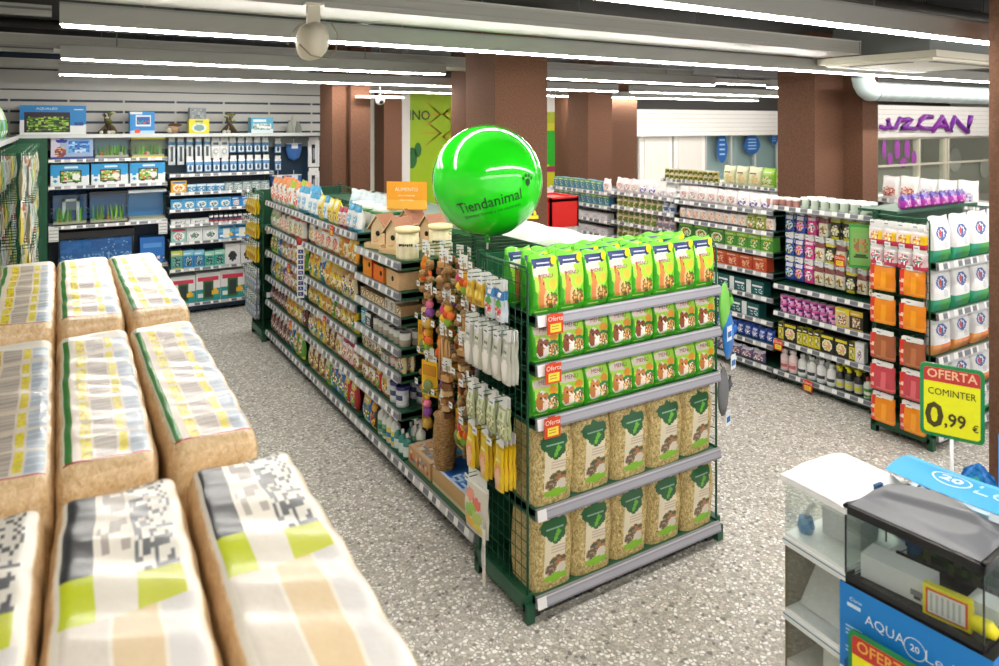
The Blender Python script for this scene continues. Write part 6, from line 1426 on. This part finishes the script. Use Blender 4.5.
# light blue AQUA carton, rotated a little
RB_ = math.radians(-86)
def loc2(ox, oy, rz, lx, ly, z): return (ox + lx * math.cos(rz) - ly * math.sin(rz), oy + lx * math.sin(rz) + ly * math.cos(rz), z)
ox, oy = 2.06, 1.33
cl, ch, cd = .415, .385, .27
front = art('1583d6', ('r', 0, 0, .12, .33, 'f0f4f6'), ('r', 0, 0, 1, .05, 'f0f4f6'), ('e', .075, .36, .045, .065, '1050a0'), ('e', .075, .17, .045, .065, '1050a0'), ('r', .22, .1, .86, .64, '14181a'), ('n', .24, .14, .84, .58, 40, ['2f6a1c', '5f9a2a', '1c2a14', '8fc04a', '14201a', '3a7a24', 'c04a2a', '1a2416']), ('s', .05, .6, .17, .7, 3, '9fd0f4', 'h'), ('s', .05, .47, .17, .54, 2, '9fd0f4', 'h'), ('r', .06, .84, .15, .87, 'cfe8fa'), ('r', .84, .8, .93, .83, 'cfe8fa'), seed=5)
g = G('board'); g.box(0, cl, 0, cd, 0, ch, '1583d6', cols={'t': '1a1a1c', 'k': 'e8ecee'})
g.grid(lambda u, v: (cl * u, -.0008, ch * v), 90, 66, front, sm=False)
g.grid(lambda u, v: (-.0008, cd * (1 - u), ch * v), 24, 20, art('1583d6', ('r', 0, 0, 1, .3, 'f0f4f6'), ('r', .1, .5, .9, .8, '3a9ae4')), sm=False)
fn = lambda x, y: (x, -.002, y)
g.text('AQUA', fn, .042, 'eef8ff', None, .135, ch * .80, bold=.0, sq=.95); g.text('20', fn, .026, 'eef8ff', None, .22, ch * .785, bold=.02); g.text('Led', fn, .048, 'eef8ff', None, .285, ch * .78, bold=-.01, sq=1.15)
for k in range(24):
    a, b = 2 * PI * k / 24, 2 * PI * (k + 1) / 24; P_ = lambda t, r: (.22 + r * math.cos(t), -.002, ch * .785 + r * math.sin(t))
    g.poly([P_(a, .028), P_(b, .028), P_(b, .0305), P_(a, .0305)], 'eef8ff')
g.text('Ciano', fn, .016, 'eef8ff', None, .05, ch * .9)
thing('aquarium_carton', g, 'blue aquarium carton with white AQUA 20 lettering under the black tank', 'box', None, (ox, oy, TZ + .003), RB_)
BZ = TZ + ch + .006
# black rimmed tank
tl, td, th = .38, .255, .215
g = G('gloss'); g.box(0, tl, 0, td, 0, .006, '15161a')
for (a, b, c_, d_) in ((0, tl, 0, .008), (0, tl, td - .008, td), (0, .008, 0, td), (tl - .008, tl, 0, td)): g.box(a, b, c_, d_, 0, .022, '141518')
for (x, y) in ((0, 0), (tl - .004, 0), (0, td - .004), (tl - .004, td - .004)): g.box(x, x + .004, y, y + .004, .02, th, '202226')
bt = thing('fish_tank', g, 'black rimmed glass tank with sculpted grey lid in the near corner', 'aquarium', None, loc2(ox, oy, RB_, .012, .006, BZ), RB_)
gl = G('glass'); gl.box(.004, tl - .004, .001, .004, .02, th, 'ffffff'); part('pane', gl, bt)
gl = G('glass'); gl.box(.001, .004, .004, td - .004, .02, th, 'ffffff'); part('pane', gl, bt)
gl = G('glass'); gl.box(.004, tl - .004, td - .004, td - .001, .02, th, 'ffffff'); part('pane', gl, bt)
gl = G('glass'); gl.box(tl - .004, tl - .001, .004, td - .004, .02, th, 'ffffff'); part('pane', gl, bt)
l = G('rubber'); l.m = 'gloss'
for (a, b, c_, d_) in ((-.004, tl + .004, -.004, .01), (-.004, tl + .004, td - .01, td + .004), (-.004, .01, -.004, td + .004), (tl - .01, tl + .004, -.004, td + .004)): l.box(a, b, c_, d_, th - .004, th + .02, '1a1b1e')
def lidS(u, v):
    e = min(u, 1 - u) * min(v, 1 - v)
    z = th + .022 + .02 * min(1, (e * 18)) ** .6 * (.25 + .75 * v)
    # raised swoosh ridge across the lid
    r = v - (.28 + .45 * u ** .8)
    z += .018 / (1 + math.exp(-max(-9, min(9, r * 90)))) * min(1, e * 16)
    r2 = v - (.1 + .2 * (1 - u)); z += .008 / (1 + math.exp(-max(-9, min(9, r2 * 90)))) * min(1, e * 16)
    return (.012 + (tl - .024) * u, .008 + (td - .016) * v, z)
l.grid(lidS, 48, 40, '6a6c72', 'paint')
l.box(.012, tl - .012, .008, td - .008, th + .006, th + .021, '2a2c30')
part('lid', l, bt, label='sculpted dark grey lid')
# things in the black tank
g = box_g(.19, .07, .085, art('e2e2e4', ('s', .76, .2, .95, .7, 5, '8a8a90', 'h'), ('r', .8, .15, .9, .3, '3a3a40')), 'd6d7da', 20, 8, top='eef0f2')
thing('white_carton', g, 'long white carton lying inside the black rimmed tank', 'box', None, loc2(ox, oy, RB_, .13, .10, BZ + .01), RB_ + .06)
g = G('gloss')
g.box(-.06, .06, -.012, .012, 0, .085, 'e9dd1c'); g.box(-.052, .052, -.014, -.012, .008, .078, 'd8542c'); g.box(-.046, .046, -.0155, -.014, .013, .073, 'dcdcd8')
for k in range(6): g.box(-.04 + .014 * k, -.034 + .014 * k, -.0165, -.0155, .018, .068, 'b4b6b8')
g.tube([(.06, 0, .03), (.1, .0, .028), (.12, .0, .02)], [.02, .024, .014], 'f0e21c', 10)
yp = thing('yellow_pack', g, 'yellow and red framed heater pack inside the black rimmed tank', 'pack', None, loc2(ox, oy, RB_, .285, .05, BZ + .01), RB_ + .12)
g = box_g(.09, .05, .07, art('eef0f0'), 'e6e8e8', 4, 4)
thing('small_carton', g, 'small white carton in the corner of the black tank', 'box', None, loc2(ox, oy, RB_, .35, .16, BZ + .01), RB_)
# stacked carton with planted picture behind the tank
g = G('board'); g.box(0, .42, 0, .2, 0, .5, '24506a'); g.grid(lambda u, v: (.42 * u, -.0008, .5 * v), 56, 46, art('9aa8ac', ('r', 0, .3, 1, 1, '3a4a3c'), ('n', .2, .35, 1, .95, 24, ['2c4a24', '4a6a34', '1f2a1c', '5a5a4a', '3a4a3c']), ('r', .62, .4, .86, .8, '8a7a6a'), ('s', .64, .42, .84, .78, 4, '4a3a34', 'v'), ('e', .1, .85, .08, .08, '2a5f9a'), ('e', .1, .6, .08, .08, '2a5f9a'), ('r', 0, 0, 1, .3, '6a7a80'), ('n', .3, .15, .95, .3, 20, ['4a5a5c', '8a9a9c', '6a7a80'])), sm=False)
thing('aquarium_carton', g, 'dim green carton with plant picture standing behind the black tank', 'box', None, loc2(ox, oy, RB_, .02, .32, TZ), RB_)
# blue 20 Led card lying over the lid and the carton behind
g = G('board')
def cardS(u, v):
    x = .02 + .5 * u; y = .235 - .02 * math.sin(u * 3.5) + .005 + (.17 + .02 * u) * v
    z = th + .066 + .012 * math.sin(PI * v) - .03 * u * (1 - v) * 0
    return (x, y, z)
g.grid(cardS, 40, 20, lambda u, v: '2f9fe0' if v < .8 else '57b6ea'); g.grid(lambda u, v: tuple(a - b for a, b in zip(cardS(u, v), (0, 0, .003))), 40, 20, 'd8e4ea', flip=True)
fc = lambda x, y: (lambda p: (p[0], p[1], p[2] + .0015))(cardS((x - .02) / .5, (y - .235) / .18))
g.text('20', fc, .05, 'eaf8ff', None, .19, .325, bold=.03, sq=1.3); g.text('Led', fc, .1, 'c8ecff', None, .325, .325, bold=-.01, sq=1.0)
for k in range(28):
    a, b = 2 * PI * k / 28, 2 * PI * (k + 1) / 28; P_ = lambda t, r: fc(.19 + r * 1.35 * math.cos(t), .325 + r * math.sin(t))
    g.poly([P_(a, .038), P_(b, .038), P_(b, .042), P_(a, .042)], 'eaf8ff')
cd_ = thing('led_card', g, 'bright blue card lettered 20 Led lying over the grey tank lid', 'card', None, loc2(ox, oy, RB_, .0, .0, BZ), RB_)

# nano tank tower
RN = math.radians(-94); nx, ny = 2.085, 1.545
nl, nd = .225, .30
for k, (z0, hh, lab) in enumerate(((.785, .215, 'small white lidded glass tank on top of the white tank stack'), (.535, .25, 'open fronted white tank with leaning white board, middle of the stack'), (.285, .25, 'lowest white framed tank of the stack with a white panel inside'))):
    g = G('gloss'); g.box(0, nl, 0, nd, 0, .012, 'eef0ef'); g.box(-.004, nl + .004, -.004, nd + .004, -.028, 0, 'e9ebea'); g.box(-.0045, nl + .0045, -.0045, nd + .0045, -.012, -.008, '2f7f9a')
    if k: g.box(.004, nl - .004, nd - .008, nd - .004, 0, hh - .03, '8a7f60', 'matte'); g.box(0, .004, 0, nd, 0, hh - .03, '7d7358', 'matte')
    t_ = thing('nano_tank', g, lab, 'aquarium', 'stacked small white tanks', (nx, ny, z0 + .028 - .0), RN)
    for (a, b, c_, d_) in ((0, nl, 0, .004), (nl - .004, nl, .004, nd), (0, .004, .004, nd), (.004, nl - .004, nd - .004, nd)):
        if k and (a, c_) in ((0, .004), (.004, nd - .004)): continue
        gl = G('glass'); gl.box(a, b, c_, d_, .012, hh - .03, 'ffffff'); part('pane', gl, t_)
g = G('gloss')
def nl_(u, v):
    e = min(1, u * 4) ** .5 if u < .95 else 0
    z = .018 + .046 * e * math.exp(-((v - .5) / .36) ** 6) + .003 * e
    return (-.012 + (nl + .024) * u, -.012 + (nd + .024) * v, z)
g.grid(nl_, 30, 34, 'f4f4f3'); g.box(-.012, nl + .012, -.012, nd + .012, 0, .018, 'f1f1f0')
l_ = part('lid', g, [o for o in D.objects if o.name == 'nano_tank'][0], (0, 0, .187), label='domed white lid with blue socket')
g = G('matte'); g.box(nl * .97, nl + .008, .14, .175, .022, .052, '2a5a86'); g.box(nl + .008, nl + .016, .15, .165, .03, .044, '101214'); part('socket', g, l_)
g = G('rubber'); g.tube([(nl + .014, .157, .036), (nl + .04, .17, .028), (nl + .06, .22, .03), (nl + .05, .3, .034)], .003, '101214', 6); part('cable', g, l_)
g = box_g(.13, .085, .11, art('dfe1e4'), 'd4d6da', 3, 3, top='eceef0')
thing('white_carton', g, 'square white carton inside the small lidded tank', 'box', None, loc2(nx, ny, RN, .12, .17, .785 + .042), RN + .12)
g = G('gloss'); g.lathe([(.022, 0), (.028, .02), (.022, .05)], 12, '3a86b8', (0, 0, 0)); g.tube([(0, 0, .05), (.02, 0, .08), (.05, .01, .075)], .008, 'dfe6ea', 8)
thing('pump', g, 'small blue and clear pump in the lidded tank', 'pump', None, loc2(nx, ny, RN, .035, .06, .785 + .042))
g = G('gloss'); g.obox(0, 0, 0, .2, .012, .22, 0, 'efefee', tilt=.75)
thing('white_board', g, 'white board leaning inside the middle tank of the stack', 'board', None, loc2(nx, ny, RN, .115, .06, .535 + .045), RN)
g = G('gloss'); g.box(-.03, .03, -.01, .01, 0, .17, 'ecebe9'); thing('white_slab', g, 'upright white panel in the lowest tank of the stack', 'panel', None, loc2(nx, ny, RN, .14, .06, .285 + .045), RN)

# price signs
def sign(w_, h_, rows):
    fr = G('gloss'); r = .018
    def rr(w2, h2, r2, y, col, z0=0):
        pts = []
        for (cx, cz, a0) in ((w2 / 2 - r2, z0 + h2 - r2, 0), (-w2 / 2 + r2, z0 + h2 - r2, PI / 2), (-w2 / 2 + r2, z0 + r2, PI), (w2 / 2 - r2, z0 + r2, 3 * PI / 2)):
            for k in range(5): a = a0 + PI / 2 * k / 4; pts.append((cx + r2 * math.cos(a), y, cz + r2 * math.sin(a)))
        return pts
    a, b = rr(w_, h_, r, -.004, 0), rr(w_, h_, r, .004, 0)
    fr.poly(a[::-1], '178a4a'); fr.poly(b, '178a4a')
    for i in range(len(a)): j = (i + 1) % len(a); fr.poly([a[i], a[j], b[j], b[i]], '12703c')
    m_ = .012
    fr.poly(rr(w_ - 2 * m_, h_ - 2 * m_, .012, -.0052, 0, m_)[::-1], 'f6f21c', 'matte')
    hb = h_ * .24
    fr.poly([(x, -.0058, max(z, h_ - hb)) for x, y, z in rr(w_ - 2 * m_, h_ - 2 * m_, .012, 0, 0, m_)[::-1] ], 'c93a34', 'matte')
    for (t, cx, cz, s_, c_, sq, bd) in rows: fr.text(t, lambda x, y: (x, -.0066, y), s_, c_, 'matte', cx, cz, bold=bd * .5, sq=sq)
    return fr
sw, sh = .215, .285
sw, sh = .192, .255
fr = sign(sw, sh, [('OFERTA', .0, sh * .865, .043, 'f2c79a', .95, .03), ('COMINTER', 0, sh * .62, .034, '23210f', .84, 0), ('0', -.052, sh * .28, .12, '4a4213', .95, .05), (',99', .01, sh * .25, .064, '4a4213', .85, .04), ('€', .07, sh * .2, .034, '4a4213', .85, .02)])
sx, sy = 2.665, 1.30
t_ = thing('price_sign', fr, 'yellow and red OFERTA COMINTER 0,99 price sign in a green frame', 'sign', 'green framed OFERTA signs', (sx, sy, 1.095), math.radians(-67))
g = G('glass'); g.tube([(0, 0, -.25), (0, 0, .0)], .006, 'ffffff', 8, 'metal'); g.box(-.05, .05, -.03, .03, -.255, -.248, 'c8ccd0', 'metal'); part('stand', g, t_)
sw, sh = .215, .285
fr = sign(sw, sh, [('OFERTA', .0, sh * .865, .047, 'f0b04a', .95, .03), ('6', -.05, sh * .48, .12, '4a4213', .85, .05)])
thing('price_sign', fr, 'OFERTA sign in green frame leaning on the blue AQUA carton', 'sign', 'green framed OFERTA signs', loc2(ox, oy, RB_, .155, -.035, TZ + .0), RB_)
# blue and green wrapped packs, pale blue board
g = G('board'); g.box(-.13, .13, 0, .25, 0, .46, 'd8e6ec', cols={'t': 'c8dce6'}); g.box(-.13, .13, -.001, 0, .0, .46, '8fb8d0')
thing('blue_carton', g, 'pale carton under the blue and green wrapped packs', 'box', None, (2.69, 1.33, TZ), RB_ + .05)
g = G('gloss')
def crum(cx, cy, w2, h2, c1, c2, s):
    g.grid(lambda u, v: (cx + w2 * (u - .5) * (1 - .35 * v * v), cy - .03 * math.sin(PI * u) * (1 - v) + .008 * math.sin(15 * u + s) * math.sin(11 * v), h2 * v * (1 - .25 * abs(2 * u - 1))), 14, 14, lambda u, v: c1 if hsh(int(u * 14), int(v * 14), s) > .4 else c2)
    g.grid(lambda u, v: (cx + w2 * (u - .5) * (1 - .35 * v * v), cy + .02 * math.sin(PI * u) * (1 - v) + .002, h2 * v * (1 - .25 * abs(2 * u - 1))), 8, 8, c2, flip=True)
crum(0, 0, .14, .13, '2f8fe0', '1f74c8', 1); crum(.0, -.03, .1, .09, '2aa88a', '3abf9a', 2)
thing('wrapped_pack', g, 'blue and green wrapped pack standing below the COMINTER sign', 'pack', None, (2.79, 1.27, TZ + .462), RB_)
g = G('gloss'); crum(0, 0, .12, .05, '2a8fe0', '3aa0ec', 5); thing('wrapped_pack', g, 'flat blue wrapped pack behind the white lid', 'pack', None, (2.74, 1.40, TZ + .462), RB_)
g = G('board'); g.box(-.022, .022, -.006, .006, 0, .22, '3a94dc', cols={'f': '4aa0e4', 'l': 'a8d4f2'}); thing('blue_board', g, 'upright narrow blue board against the rough column', 'board', None, (2.885, 1.225, TZ + .462), RB_)
g = box_g(.5, .37, .24, art('c8d4d8'), 'c4ccd0', 3, 3); thing('plain_carton', g, 'plain grey carton hidden behind the blue card', 'box', None, (2.74, 1.0, TZ), RB_)
# final check on names: labels unique
# every label single
_seen = {}
for o in list(SC.objects):
    if o.parent is None and 'label' in o:
        _seen.setdefault(o['label'], []).append(o)
